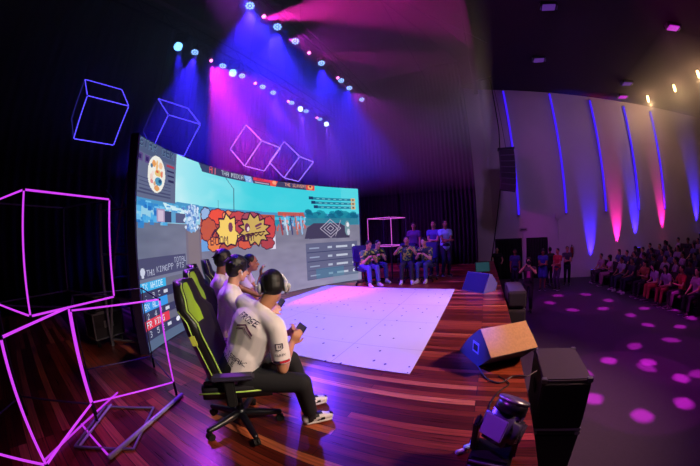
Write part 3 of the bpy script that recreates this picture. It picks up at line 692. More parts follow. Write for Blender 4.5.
# wires across the upper stage
wire = mat('wire_grey', (70,60,90), .5)
for k, (p, q) in enumerate([((-3.2, 3.0, 7.4), (1.0, 9.5, 7.9)), ((-2.6, 3.0, 7.5), (.2, 10.5, 7.4)), ((-2.3, 2.6, 7.2), (.3, 8.6, 7.2)), ((-1.8, 3.0, 7.8), (-1.2, 11.0, 6.4))]):
    pts = [lerp(p, q, i/10)+V((0, 0, -.25*math.sin(PI*i/10))) for i in range(11)]
    tag(MB().tube(pts, .012, 6).build('overhead_cable', wire, smooth=True), ['overhead cable nearest the upper row of lamps', 'overhead cable crossing second from the upper lamps', 'overhead cable sagging third from the upper lamps', 'overhead cable running straight back toward the dark curtain'][k], 'cable', 'cables above the stage')

# hanging line array
arr = thing('line_array_speaker', 'grey curved column of loudspeakers hanging in front of the hall wall', 'speaker', (1.42, 14.0, 5.0))
ag = mat('array_grey', (74,62,84), .6)
for k in range(7):
    a = -.02*k*k/1.3; z = -.14-.28*k; y = .0-.012*k*k
    R = Ry(.03*k)
    cx = -.004*k*k
    mb = MB(); mb.prism([V((cx, y, z))+R @ V(p) for p in ((-.36, -.2, -.135), (.36, -.2, -.135), (.36, -.2, .135), (-.36, -.2, .135))], (0, 0, 0), (0, .4, 0))
    cab = mb.build('speaker_cabinet', ag, arr)
    mb = MB(); mb.box((cx, y-.205, z), (.66, .012, .22), R); mb.build('grille', mat('grille_dark', (44,38,52), .8), cab)
mb = MB(); mb.box((0, 0, .06), (.8, .42, .06)); mb.cyl((0, 0, .08), (-.12, 0, 3.68), .012); mb.build('rigging_bar', rig, arr)
tag(MB().tube([(-.35, 14, 8.55), (1.27, 14, 8.85)], .05).build('rigging_beam', rig), 'short dark beam at the top of the wall from which the speaker column hangs', 'beam')
tag(MB().tube([(1.2, 13.9, 8.8), (1.2, 13.9, 6), (1.0, 13.9, 3.5), (.62, 13.8, 1.4), (.3, 13.7, -.5)], .025).build('speaker_cable', black, smooth=True), 'dark cable dropping from the speaker column down past the doorway', 'cable')

# ================================================================== STAGE MONITORS, SUBS
def wedge(label, O, ex, ed, L, prof, side_m, tan_i, tan_m, grille_i, gril_m, name='floor_monitor'):
    """prof: (s,z) points; s along ed, extruded along ex by L"""
    t = thing(name, label, 'speaker', O); ex = V((*ex, 0)).normalized(); ed = V((*ed, 0)).normalized()
    P = [ed*s+V((0, 0, z)) for s, z in prof]
    mb = MB(); mb.prism(P, (0, 0, 0), ex*L); mb.build('cabinet', side_m, t)
    n = len(P)
    def face(i, name, m, inset, th):
        a, b = P[i], P[(i+1) % n]; nrm = (b-a).cross(ex).normalized(); c = sum(P, V())/n
        if nrm.dot((a+b)/2-c) < 0: nrm = -nrm
        d = (b-a).normalized(); a2, b2 = a+d*inset, b-d*inset
        mb = MB(); mb.prism([a2+ex*inset, b2+ex*inset, b2+ex*(L-inset), a2+ex*(L-inset)], nrm*.0005, nrm*th); return mb.build(name, m, t)
    if tan_m: face(tan_i, 'bare_panel', tan_m, .004, .006)
    if gril_m: face(grille_i, 'grille', gril_m, .02, .014)
    return t, P, ex, ed
tanw = mat('carpeted_tan', (206,160,112), .9, scale=40, var=.25, bump=.2)
cabm = mat('monitor_black', (62,58,78), .6, scale=30, bump=.1)
gridm = mat('speaker_grille', (70,72,110), .5, .3, scale=60, var=.3)
t, P, ex, ed = wedge('floor monitor with a bare tan back, on the stage edge beside the black subwoofers', (-.255, 3.38, .006), (.87, .49), (.49, -.87), .585,
      [(0, 0), (.49, 0), (.735, .2), (.48, .425), (.22, .235)], cabm, 2, tanw, 4, gridm)
mb = MB(); c = ed*.42+V((0, 0, .2)); mb.prism([c+ed*s+V((0, 0, z)) for s, z in ((-.07, -.06), (.07, -.06), (.07, .06), (-.07, .06))], ex*-.006, ex*.001); pl = mb.build('connector_plate', mat('plate_grey', (150,150,170), .5), t)
mb = MB(); mb.prism([c+ed*s+V((0, 0, z)) for s, z in ((-.045, -.035), (.045, -.035), (.045, .035), (-.045, .035))], ex*-.01, ex*-.005); mb.build('connector_panel', black, pl)
wedge('floor monitor with blue-lit grille at the far end of the stage edge', (-.52, 7.02, .006), (.76, -.65), (.65, .76), .7,
      [(0, 0), (.42, 0), (.5, .16), (.3, .4), (.22, .42)], mat('monitor_grey', (104,100,114), .7), 0, None, 4, mat('dark_blue_grille', (26,30,74), .6, .2, scale=60, var=.3))
submat = mat('subwoofer_black', (64,54,70), .55, scale=12, bump=.12)
def sub(label, c, d, rz=0., group='subwoofers stacked on the hall floor beside the stage'):
    t = thing('subwoofer', label, 'speaker', c, rz=rz, group=group)
    mb = MB(); mb.bbox((0, 0, d[2]/2), d, .012); mb.build('cabinet', submat, t)
    mb = MB(); mb.bbox((0, -d[1]/2-.008, d[2]/2), (d[0]*.9, .02, d[2]*.86), .006); mb.build('grille', mat('grille_dark'), t)
    for sx in (-1, 1):
        mb = MB(); mb.bbox((sx*(d[0]/2+.004), 0, d[2]*.55), (.012, .2, .1), .004); mb.build('handle', black, t)
        for sy in (-1, 1): mb = MB(); mb.bbox((sx*(d[0]/2-.02), sy*(d[1]/2-.02), d[2]-.02), (.06, .06, .05), .006); mb.build('corner_guard', alum, t)
    mb = MB(); mb.box((0, 0, .02), (d[0]+.01, d[1]+.01, .03)); mb.build('metal_rim', alum, t)
    return t
sub('lower black subwoofer on the hall floor against the near stage edge', (.92, 3.12, HALL), (.52, .82, .61), -.03)
sub('upper black subwoofer stacked level with the stage edge, beside the tan monitor', (.92, 3.12, HALL+.62), (.52, .82, .62), -.03)
for k in range(4):
    t = thing('speaker_module', ['bottom grey speaker module of the four stacked beyond the subwoofers', 'second lowest grey speaker module of the stack beyond the subwoofers', 'third grey speaker module of the stack beyond the subwoofers', 'topmost grey speaker module of the stack beyond the subwoofers'][k], 'speaker', (.70, 6.5, HALL+.365*k), group='stacked grey speaker modules')
    mb = MB(); mb.bbox((0, 0, .17), (.38, 1.1, .33), .02); mb.build('cabinet', mat('module_grey', (70,62,74), .6), t)
    mb = MB(); mb.bbox((0, -.555, .17), (.33, .02, .24), .006); mb.build('grille', mat('grille_dark'), t)
    mb = MB(); mb.bbox((.192, 0, .2), (.012, .24, .06), .003); mb.build('handle', black, t)
# moving-head light on the stage floor
t = thing('floor_moving_head', 'black moving-head spotlight on the boards at the near stage edge, tilted up', 'stage light', (.15, 1.52, .004), rz=-.2)
glossb = mat('gloss_black', (22,20,28), .3)
mb = MB(); mb.bbox((0, 0, .06), (.26, .22, .12), .02); mb.build('base', glossb, t)
mb = MB(); mb.box((0, -.115, .05), (.24, .012, .02)); mb.box((0, -.115, .1), (.24, .012, .012)); mb.build('base_trim', alum, t)
for s in (-1, 1): mb = MB(); mb.bbox((s*.125, .02, .22), (.035, .12, .22), .012); mb.build('yoke', glossb, t)
R = Rz(-.5) @ Rx(-.45)
def hp(p): return R @ V(p)+V((.03, .02, .3))
mb = MB(); mb.bbox(hp((0, 0, 0)), (.24, .2, .2), .04, R); mb.build('head', mat('head_shell', (60,54,78), .25), t, True)
mb = MB(); mb.cyl(hp((0, 0, .1)), hp((0, 0, .17)), .1, .095, n=20); mb.build('lens_hood', glossb, t, True)
mb = MB(); mb.cyl(hp((0, 0, .165)), hp((0, 0, .18)), .098, n=20); mb.build('trim_ring', alum, t, True)
mb = MB(); mb.bbox(hp((0, -.105, 0)), (.16, .015, .13), .005, R); mb.build('cover_panel', mat('cover_violet', (120,110,150), .3), t)
# cables and connectors
def cable(label, pts, r=.006, m=black):
    ps = []; pts = [V(p) for p in pts]
    for i in range(len(pts)-1):
        p0 = pts[max(i-1, 0)]; p1 = pts[i]; p2 = pts[i+1]; p3 = pts[min(i+2, len(pts)-1)]
        for k in range(6):
            t_ = k/6; ps.append(.5*((2*p1)+(-p0+p2)*t_+(2*p0-5*p1+4*p2-p3)*t_**2+(-p0+3*p1-3*p2+p3)*t_**3))
    ps.append(pts[-1]); return tag(MB().tube(ps, r, 7).build('cable', m, smooth=True), label, 'cable')
cable('thin black cable looping from the tan monitor to the subwoofers', [(-.02, 2.98, .01), (.08, 2.7, .01), (.22, 2.62, .01), (.34, 2.75, .01), (.45, 2.74, .02), (.5, 2.78, .0), (.6, 2.86, .02)], .007, mat('cable_grey', (70,62,70), .5))
cable('second black cable lying coiled near the stage edge by the tan monitor', [(.2, 2.75, .01), (.3, 2.6, .01), (.2, 2.45, .01), (.12, 2.2, .01), (.16, 1.95, .01), (.2, 1.66, .02)], .006)
cable('black cable trailing off the near stage toward the moving-head light', [(-.08, 1.1, .01), (-.07, 1.3, .01), (.02, 1.45, .01), (.08, 1.5, .03)], .008)
for k, (x, y, c, lab) in enumerate([(-.055, 1.60, (205,200,215), 'white cable plug at the left end of the plug cluster'), (-.01, 1.66, (150,190,240), 'pale blue cable plug in the middle of the plug cluster'), (.03, 1.72, (60,120,220), 'blue cable plug next to the moving-head light')]):
    t = thing('cable_plug', lab, 'plug', (x, y, .02), rz=.6, group='cable plugs beside the moving-head light')
    mb = MB(); mb.bbox((0, 0, 0), (.06, .03, .03), .006); mb.build('plug_body', mat('plug%d' % k, c, .4), t)
    mb = MB(); mb.cyl((.03, 0, 0), (.055, 0, 0), .01); mb.build('strain_relief', black, t)
# teal screen on stand beyond far monitor
t = thing('monitor', 'small teal glowing screen on a stand behind the blue-lit floor monitor', 'screen', (-.02, 8.0, .0), rz=.35)
mb = MB(); mb.bbox((0, 0, .42), (.42, .03, .28), .008, Rx(-.2)); mb.build('screen_housing', black, t)
mb = MB(); mb.box((0, -.018, .42), (.38, .006, .24), Rx(-.2)); mb.build('display', mat('teal_display', (18,40,46), .4, emit=(36,104,112), es=.3, var=0), t)
mb = MB(); mb.cyl((0, 0, .0), (0, 0, .3), .02); mb.cyl((0, 0, 0), (0, 0, .02), .14); mb.build('stand', black, t)
# ================================================================== GAMING CHAIRS
ch_blk = mat('chair_leatherette', (26,23,30), .42); ch_grn = mat('chair_green', (150,196,40), .5); ch_pip = mat('chair_piping', (176,214,96), .5)
def chair_parts(t, green=True, grn=None, pip=None):
    grn = grn or ch_grn; pip = pip or ch_pip
    for k in range(5):
        a = 2*PI*k/5+.35; d = V((math.cos(a), math.sin(a), 0))
        mb = MB(); mb.rcone(d*.05+V((0, 0, .115)), d*.3+V((0, 0, .085)), .032, .022, n=10); lg = mb.build('leg', glossb, t, True)
        mb = MB(); s = d.cross(V((0, 0, 1))); 
        for q in (-.014, .014): mb.cyl(d*.3+s*(q-.009)+V((0, 0, .031)), d*.3+s*(q+.009)+V((0, 0, .031)), .03)
        mb.cyl(d*.3+V((0, 0, .04)), d*.3+V((0, 0, .08)), .012); mb.build('caster', black, lg)
    mb = MB(); mb.cyl((0, 0, .08), (0, 0, .16), .045); mb.cyl((0, 0, .16), (0, 0, .26), .03); mb.cyl((0, 0, .26), (0, 0, .36), .016); mb.build('gas_lift', glossb, t, True)
    mb = MB(); mb.bbox((0, 0, .375), (.2, .26, .05), .012); mb.cyl((.08, .0, .37), (.26, .02, .36), .008); mb.build('tilt_mechanism', black, t)
    # seat cushion with raised side bolsters
    mb = MB(); nx, ny = 16, 12
    def seat(u, v, top):
        x = u*.26; y = -.2+v*.47; z = .40 if not top else .465+.045*max(0, abs(u)-.62)/.38*(1 if v < .9 else .5)-.02*(v > .93)
        if abs(u) > .95 and top: z -= .03
        return (x, y, z)
    vs = [seat(-1+2*i/nx, j/ny, s) for s in (0, 1) for j in range(ny+1) for i in range(nx+1)]; W = nx+1; S = W*(ny+1); fs = []
    for j in range(ny):
        for i in range(nx): a = j*W+i; fs += [(a, a+W, a+W+1, a+1), (S+a, S+a+1, S+a+W+1, S+a+W)]
    for i in range(nx): fs += [(i, i+1, S+i+1, S+i), (ny*W+i, S+ny*W+i, S+ny*W+i+1, ny*W+i+1)]
    for j in range(ny): fs += [(j*W, S+j*W, S+j*W+W, j*W+W), (j*W+nx, j*W+W+nx, S+j*W+W+nx, S+j*W+nx)]
    mb.add(vs, fs); st = mb.build('seat', ch_blk, t, True)
    for s in (-1, 1): mb = MB(); mb.tube([(s*.262, -.22, .445), (s*.268, 0, .45), (s*.262, .2, .45), (s*.2, .265, .44), (s*.1, .27, .44)], .006, 6); mb.build('piping', pip, st, True)
    # backrest shell
    prof = [(-.04, -.14, .2), (.08, -.16, .215), (.19, -.19, .225), (.30, -.218, .24), (.42, -.25, .265), (.50, -.27, .262), (.57, -.288, .225), (.64, -.303, .19), (.71, -.318, .165), (.735, -.323, .13)]
    nu = 14; rows = []
    for h, y, w in prof:
        wing = .10 if h < .52 else .05
        th = .075 if h < .68 else .055
        fr = []; bk = []
        for i in range(nu+1):
            u = -1+2*i/nu; f = wing*abs(u)**2.6
            fr.append((u*w, y+th*.45+f, .44+h)); bk.append((u*w*1.0, y-th*.5+f*.92-.0, .44+h))
        rows.append((fr, bk))
    mb = MB(); n = len(rows); vs = []; W = nu+1
    for fr, bk in rows: vs += fr
    for fr, bk in rows: vs += bk
    S = n*W; fs = []; ms = []
    for k in range(n-1):
        for i in range(nu):
            a = k*W+i; u = abs(-1+2*(i+.5)/nu); fs.append((a, a+1, a+W+1, a+W)); ms.append(1 if green and ((4 <= k < 8 and u < .6)) else 0)
            fs.append((S+a, S+a+W, S+a+W+1, S+a+1)); ms.append(0)
        for i in (0, nu):
            a = k*W+i; fs.append((a, a+W, S+a+W, S+a) if i == 0 else (a, S+a, S+a+W, a+W)); ms.append(0)
    for i in range(nu): fs.append((i, S+i, S+i+1, i+1)); ms.append(0); a = (n-1)*W+i; fs.append((a, a+1, S+a+1, S+a)); ms.append(0)
    mb.v = vs; mb.f = fs; mb.m = ms; bk = mb.build('backrest', [ch_blk, grn], t, True)
    for s in (0, nu):
        mb = MB(); mb.tube([V(r[0][s])+V(((-1 if s == 0 else 1)*.004, -.012, 0)) for r in rows], .006, 6); mb.build('piping', pip, bk, True)
        mb = MB(); mb.tube([V(r[1][s])+V(((-1 if s == 0 else 1)*.003, .0, 0)) for r in rows[:7]], .0045, 6); mb.build('piping', pip, bk, True)
    mb = MB(); k = 3; sx = 1
    for s in (1,):
        mb.prism([V((s*.258, -.2, .79)), V((s*.258, -.165, .795)), V((s*.266, -.18, .86)), V((s*.266, -.215, .855))], (0, 0, 0), (s*.008, 0, 0))
    mb.build('side_badge', mat('badge_green', (214,226,90), .5) if green else ch_blk, bk)
    for s in (-1, 1): mb = MB(); mb.bbox((s*.225, -.15, .46), (.025, .07, .12), .006); mb.build('hinge_cover', mat('hinge_grey', (120,116,128), .5), t)
    for s in (-1, 1):
        mb = MB(); mb.bbox((s*.31, .0, .475), (.035, .07, .21), .01); mb.bbox((s*.25, 0, .385), (.16, .06, .03), .008); am = mb.build('armrest', black, t)
        mb = MB(); mb.bbox((s*.31, .03, .585), (.09, .28, .035), .014); mb.build('arm_pad', mat('arm_pad', (50,44,66), .55), am)

# ================================================================== PEOPLE
def remesh(mb, name, voxel, m, parent, smooth=4, fac=.5):
    me = bpy.data.meshes.new('tmp'); me.from_pydata(mb.v, [], mb.f); o = bpy.data.objects.new('tmp', me); COL.objects.link(o)
    r = o.modifiers.new('r', 'REMESH'); r.mode = 'VOXEL'; r.voxel_size = voxel; r.adaptivity = 0
    if smooth: s = o.modifiers.new('s', 'SMOOTH'); s.iterations = smooth; s.factor = fac
    dg = bpy.context.evaluated_depsgraph_get(); dg.update(); me2 = bpy.data.meshes.new_from_object(o.evaluated_get(dg))
    bpy.data.objects.remove(o); bpy.data.meshes.remove(me)
    me2.name = name; me2.materials.clear(); me2.materials.append(m); me2.polygons.foreach_set('use_smooth', [True]*len(me2.polygons))
    n = bpy.data.objects.new(name, me2); COL.objects.link(n); n.parent = parent; return n
def ik(a, b, l1, l2, hint):
    a = V(a); b = V(b); d = b-a; L = min(d.length, (l1+l2)*.995); dn = d.normalized(); b = a+dn*L
    x = (l1*l1-l2*l2+L*L)/(2*L); h = math.sqrt(max(0, l1*l1-x*x)); hv = V(hint); hv = (hv-dn*hv.dot(dn)).normalized()
    return a+dn*x+hv*h, b
def hand(mb, w, d, nrm, side, curl=.6, s=1., spread=.12, pointing=False, n=8):
    """w wrist, d direction of the palm, nrm way the palm faces, side +1 right hand"""
    d = V(d).normalized(); nrm = V(nrm); nrm = (nrm-d*nrm.dot(d)).normalized(); x = d.cross(nrm)*side*-1   # x: toward the thumb
    w = V(w); k = w+d*.085*s
    mb.rcone(w+d*.01*s, w+d*.07*s, .026*s, .038*s, wide=x, flat=.42, n=n+2)
    L = [.072, .08, .074, .058]; r = .0085*s
    for i in range(4):
        o = k+x*(.028-.0185*i)*s-d*(.0 if i in (1, 2) else .006)*s; fd = (d+x*spread*(1.5-i)).normalized(); p = o-d*.03*s; c = curl*(1+.12*i)
        if pointing and i == 0: c = .1
        mb.rcone(p, o, r*1.15, r*1.05, n=n); a = 0
        for seg, ll in ((0, .44), (1, .3), (2, .26)):
            a += c; q = o+(fd*math.cos(a)+nrm*math.sin(a))*L[i]*ll*s; mb.rcone(o, q, r*(1.05-.12*seg), r*(.95-.12*seg), n=n); o = q
    o = w+d*.025*s+x*.025*s; q = o+(x*.8+d*.6+nrm*.35).normalized()*.04*s; mb.rcone(w+d*.02*s+x*.01*s, o, .012*s, .0115*s, n=n); mb.rcone(o, q, .0115*s, .0105*s, n=n)
    q2 = q+(x*.35+d*.8+nrm*(.3+curl*.4)).normalized()*.034*s; mb.rcone(q, q2, .0105*s, .0085*s, n=n)

SKINS = [mat('skin_tan', (186,128,98), .5, var=.05), mat('skin_brown', (142,92,68), .5, var=.05), mat('skin_light', (212,160,132), .5, var=.05), mat('skin_deep', (104,66,50), .5, var=.05)]
hair_m = mat('dark_hair', (18,14,16), .5, scale=60, var=.4, bump=.4)
def person(label, loc, rz, P, skin=0, shirt=(220,210,215), pants=(24,24,30), shoes=(30,30,34), hair='short', vox=.012, group=None, eyes=True, jersey=None, headdir=(0, 0), sleeve=.55, skirt=False, hands=True, name='person', hairc=None, fingers=True):
    t = thing(name, label, 'person', loc, rz=rz, group=group)
    sk = SKINS[skin]; B = MB(); P = dict(P)
    pel = V(P['pelvis']); nk = V(P['neck']); up = (nk-pel).normalized(); rt = V(P.get('right', (1, 0, 0))); rt = (rt-up*rt.dot(up)).normalized()
    rt2 = V(P.get('sright', rt)); rt2 = (rt2-up*rt2.dot(up)).normalized()
    fwd = up.cross(rt2)
    S = {}; bulk = P.get('bulk', 1.)
    sw = P.get('sw', .175)
    for s in (-1, 1): S[s] = nk-up*.045+rt2*s*sw
    hd = Rz(headdir[0]) @ Rx(headdir[1])
    hc = V(P['head']) if 'head' in P else nk+up*.1+V((0, 0, .085))+(hd @ V((0, .035, 0)))
    # torso
    def torso(mb, g):
        mb.rcone(pel-up*(.03 if g > .01 else -.02), pel+up*.2, (.155+g)*bulk, (.14+g)*bulk, wide=rt, flat=.72)
        mb.rcone(pel+up*.2, pel+up*.38, (.142+g)*bulk, (.165+g)*bulk, wide=rt2, flat=.68)
        mb.rcone(pel+up*.36, nk-up*.1, (.165+g)*bulk, (.13+g)*bulk, wide=rt2, flat=.66)
        mb.rcone(S[-1]+rt2*.02, S[1]-rt2*.02, .058+g, .058+g)
        mb.rcone(nk-up*.1, nk+up*.0, .1+g, .062+g*.6, wide=rt2, flat=.8)
    torso(B, -.004)
    B.rcone(nk-up*.04, hc-(hd @ V((0, .02, .05))), .056, .052)
    # head
    hm = hd
    B.ell(hc+hm @ V((0, -.012, .022)), (.074, .094, .092), hm); B.ell(hc+hm @ V((0, .018, -.04)), (.058, .068, .066), hm)
    B.rcone(hc+hm @ V((0, .05, -.075)), hc+hm @ V((0, .045, -.07)), .03, .03)
    B.rcone(hc+hm @ V((0, .082, .005)), hc+hm @ V((0, .098, -.022)), .008, .014, n=8)
    for s in (-1, 1): B.ell(hc+hm @ V((s*.076, -.008, -.008)), (.009, .02, .032), hm, 8, 6)
    # arms
    el = {}; wr = {}
    for s, nm in ((-1, 'l'), (1, 'r')):
        w = V(P['w'+nm]); hint = P.get('eh'+nm, (s*.6, -.5, -.8)); e, w = ik(S[s], w, .285, .255, hint); el[s] = e; wr[s] = w
        B.rcone(S[s], e, .05*bulk, .038); B.rcone(e, w, .039, .026)
        if hands and fingers: hand(B, w, P.get('hd'+nm, (w-e)), P.get('hn'+nm, (-s*.7, 0, -.7)), s, P.get('curl', .55), P.get('hs', 1.), P.get('sp'+nm, .12))
        elif hands: B.rcone(w, w+(w-e).normalized()*.12, .026, .03, flat=.6)
    # legs
    kn = {}; an = {}
    for s, nm in ((-1, 'l'), (1, 'r')):
        hip = pel+rt*s*.085; a = V(P['a'+nm]); k, a = ik(hip, a, .44, .42, P.get('kh'+nm, (s*.1, 1, .3))); kn[s] = k; an[s] = a
        B.rcone(hip, k, .075*bulk, .05); B.rcone(k, a, .05, .034); fd = V(P.get('f'+nm, (s*.15, 1, 0))).normalized(); B.rcone(a-V((0, 0, .03)), a+fd*.13-V((0, 0, .055)), .034, .028)
    remesh(B, 'body', vox, sk, t, 3 if vox < .01 else 4)
    # shirt
    mS = jersey or mat('shirt_%d_%d_%d' % shirt, shirt, .8, scale=6, var=.06)
    B = MB(); torso(B, .016)
    for s in (-1, 1):
        B.rcone(S[s], lerp(S[s], el[s], .3), .066, .066); B.rcone(lerp(S[s], el[s], .1), lerp(S[s], el[s], sleeve), .064, .066 if sleeve < .9 else .05, flatend=True)
        if sleeve >= 1: B.rcone(el[s], lerp(el[s], wr[s], .9), .05, .038)
    sh = remesh(B, 'shirt', max(vox, .009), mS, t, 4)
    # trousers
    mP = mat('trousers_%d_%d_%d' % pants, pants, .85, scale=8, var=.1)
    B = MB(); B.rcone(pel+up*.02, pel+up*.09, .165*bulk, .158*bulk, wide=rt, flat=.76)
    for s in (-1, 1):
        hip = pel+rt*s*.085; 
        if skirt: B.rcone(hip, lerp(hip, kn[s], .7), .11, .13)
        else:
            B.rcone(hip, kn[s], .09*bulk, .068); B.rcone(kn[s], lerp(kn[s], an[s], .5), .068, .062); B.rcone(lerp(kn[s], an[s], .4), lerp(kn[s], an[s], .93), .063, .058, flatend=True)
    if skirt: B.rcone(lerp(pel, kn[-1], .5), lerp(pel, kn[1], .5), .11, .11)
    remesh(B, 'skirt' if skirt else 'trousers', max(vox, .011), mP, t, 4)
    # shoes
    for s, nm in ((-1, 'l'), (1, 'r')):
        fd = V(P.get('f'+nm, (s*.15, 1, 0))).normalized(); a = an[s]; z = a.z-.085; sd = V((-fd.y, fd.x, 0))
        B = MB(); B.rcone(a-fd*.03+V((0, 0, -.045)), a-fd*.0+V((0, 0, .0)), .044, .042); B.rcone(a-fd*.02-V((0, 0, .04)), a+fd*.1-V((0, 0, .05)), .042, .038); B.rcone(a+fd*.1-V((0, 0, .052)), a+fd*.155-V((0, 0, .055)), .04, .034, wide=sd, flat=.8)
        so = remesh(B, 'shoe', max(vox*.7, .007), mat('shoe_%d_%d_%d' % shoes, shoes, .5), t, 3)
        B = MB(); B.rcone(a-fd*.035+V((0, 0, -.078)), a+fd*.155+V((0, 0, -.078)), .04, .042, wide=sd, flat=.3); B.build('sole', mat('sole_white', (214,212,216), .5), so, True)
    # hair
    if hair:
        B = MB(); hr = random.Random(len(label)); g = {'short': 0, 'bob': .008, 'messy': .01, 'long': .006}[hair]
        B.ell(hc+hm @ V((0, -.024, .034)), (.08+g, .094+g, .09+g), hm)
        B.ell(hc+hm @ V((0, -.045, .0)), (.074+g, .066+g, .075+g), hm)
        if hair in ('messy', 'bob'):
            for k in range(60):
                a = hr.uniform(0, 2*PI); b = hr.uniform(-.35, 1.3); 
                if math.sin(a) > .3 and b < .55: continue
                d = V((math.cos(a)*math.cos(b), math.sin(a)*math.cos(b), math.sin(b))); p = V((d.x*.08, d.y*.095-.02, d.z*.09+.03))
                B.rcone(hc+hm @ p, hc+hm @ (p+(d+V((hr.uniform(-.6, .6), hr.uniform(-.6, .6), -.7)))*.026), .014, .005, n=6)
        if hair == 'long':
            B.rcone(hc+hm @ V((0, -.06, 0)), hc+V((0, -.07, -.22)), .075, .06, wide=hm @ V((1, 0, 0)), flat=.6)
            for s in (-1, 1): B.rcone(hc+hm @ V((s*.065, -.01, .02)), hc+V((s*.075, -.02, -.18)), .03, .02)
        remesh(B, 'hair', .006 if vox < .01 else .011, hairc or hair_m, t, 1)
    if eyes:
        for s in (-1, 1):
            B = MB(); B.ell(hc+hm @ V((s*.03, .072, .008)), (.013, .01, .008), hm, 8, 6); e = B.build('eye', mat('eye_white', (220,215,215), .3), t, True)
            B = MB(); B.ell(hc+hm @ V((s*.03, .0805, .008)), (.006, .003, .006), hm, 8, 6); B.build('iris', mat('eye_dark', (30,18,14), .3), e, True)
            B = MB(); B.rcone(hc+hm @ V((s*.015, .083, .027)), hc+hm @ V((s*.045, .073, .029)), .0045, .0035, n=6); B.build('eyebrow', hair_m, t, True)
        B = MB(); B.rcone(hc+hm @ V((-.02, .083, -.052)), hc+hm @ V((.02, .083, -.052)), .0055, .0055, n=6); B.build('mouth', mat('lips', (140,70,66), .5), t, True)
    t_data = dict(S=S, el=el, wr=wr, hc=hc, hm=hm, nk=nk, pel=pel, up=up, rt=rt2, fwd=fwd, kn=kn, an=an, shirt=sh)
    return t, t_data

def decal(name, quads, org, ux, vy, ray, target, m, parent, off=.004):
    """small flat marks laid on a garment: quads are lists of (x,y) in metres on the plane org+ux*x+vy*y, dropped along ray"""
    me = target.data; bvh = BVHTree.FromPolygons([v.co for v in me.vertices], [p.vertices[:] for p in me.polygons])
    ux = V(ux).normalized(); vy = V(vy).normalized(); ray = V(ray).normalized(); mb = MB()
    fine = []
    for q in quads:
        if len(q) == 4 and max(abs(q[0][0]-q[1][0])+abs(q[0][1]-q[1][1]), .0) > .02:
            n = int(math.ceil((abs(q[0][0]-q[1][0])+abs(q[0][1]-q[1][1]))/.012))
            L_ = lambda a, b, t: (a[0]+(b[0]-a[0])*t, a[1]+(b[1]-a[1])*t)
            fine += [[L_(q[0], q[1], i/n), L_(q[0], q[1], (i+1)/n), L_(q[3], q[2], (i+1)/n), L_(q[3], q[2], i/n)] for i in range(n)]
        else: fine.append(q)
    for q in fine:
        vs = []
        for x, y in q:
            o = V(org)+ux*x+vy*y-ray*.25; h = bvh.ray_cast(o, ray)
            if h[0] is None: vs = None; break
            vs.append(h[0]+h[1]*off)
        if vs:
            mb.add(vs, [tuple(range(len(vs)))])
    if mb.v:
        me = bpy.data.meshes.new(name); me.from_pydata(mb.v, [], mb.f); me.materials.append(m)
        o = bpy.data.objects.new(name, me); COL.objects.link(o); o.parent = parent; return o
def tq(s, px, cx=True):
    d = dots(s); w = len(s)*6*px; return [[((i)*px-w/2, -j*px), ((i+1)*px-w/2, -j*px), ((i+1)*px-w/2, -(j+1)*px), (i*px-w/2, -(j+1)*px)] for i, j in d]
# ================================================================== FRONT TEAM AND CHAIRS
FA = math.radians(-35)
# chair A + player A
A0 = (-1.62, 1.3, 0)
cA = thing('gaming_chair', 'black gaming chair with bright green upper panel and star base, nearest the camera', 'chair', A0, FA-.2); chair_parts(cA)
cB = copy_tree(cA, (-2.2, 1.74, 0), FA-.28, 'black and green gaming chair under the player with the earbud')
cC = copy_tree(cA, (-2.7, 2.1, 0), FA-.1, 'black and green gaming chair third from the camera, nearer the screen')
cD = copy_tree(cA, (-3.15, 2.62, 0), FA-.1, 'gaming chair farthest from the camera in the front row, mostly hidden by the players')
for c in (cA, cB, cC, cD): c['group'] = 'gaming chairs of the front team'
PA = dict(pelvis=(.06, .02, .5), neck=(.125, .24, .965), head=(.095, .34, 1.1), right=(1, .15, 0), sright=(.86, .5, 0), wr=(.1, .44, .665), wl=(-.05, .46, .7), ehr=(.8, -.5, -.8), ehl=(-.6, -.2, -1),
          hdr=(.12, .5, .7), hnr=(-.9, .2, .2), hdl=(.5, .4, .4), hnl=(.5, -.4, .5), ar=(.2, .5, .1), al=(-.04, .57, .1), khr=(.75, 1, .3), khl=(.1, 1, .4), fr=(.1, 1, 0), fl=(.0, 1, 0), curl=.6, sw=.19, bulk=1.1)
pA, dA = person('person with white headphones and white jersey seated in the nearest gaming chair', A0, FA, PA, 0, (232,222,224), (20,19,26), (226,224,230), 'short', .0085, headdir=(1.3, -.4), sleeve=.82)
# headphones
hc, hm = dA['hc'], dA['hm']
whp = mat('headphone_white', (232,230,236), .4)
HPO = bpy.data.objects.new('headphones', None); COL.objects.link(HPO); HPO.parent = pA
mb = MB(); mb.tube([hc+hm @ V((.1*math.cos(a), .015-.02*0, .012+.104*math.sin(a))) for a in np.linspace(-.1, PI+.1, 20)], .009, 8); mb.build('headband', whp, HPO, True)
for s in (-1, 1):
    mb = MB(); mb.cyl(hc+hm @ V((s*.078, -.01, -.005)), hc+hm @ V((s*.1, -.01, -.005)), .045, .045, 20); mb.build('ear_pad', mat('pad_grey', (190,188,196), .8), HPO, True)
    mb = MB(); mb.rcone(hc+hm @ V((s*.104, -.01, -.01)), hc+hm @ V((s*.108, -.01, -.012)), .05, .044, flat=.35); mb.build('ear_cup', whp, HPO, True)
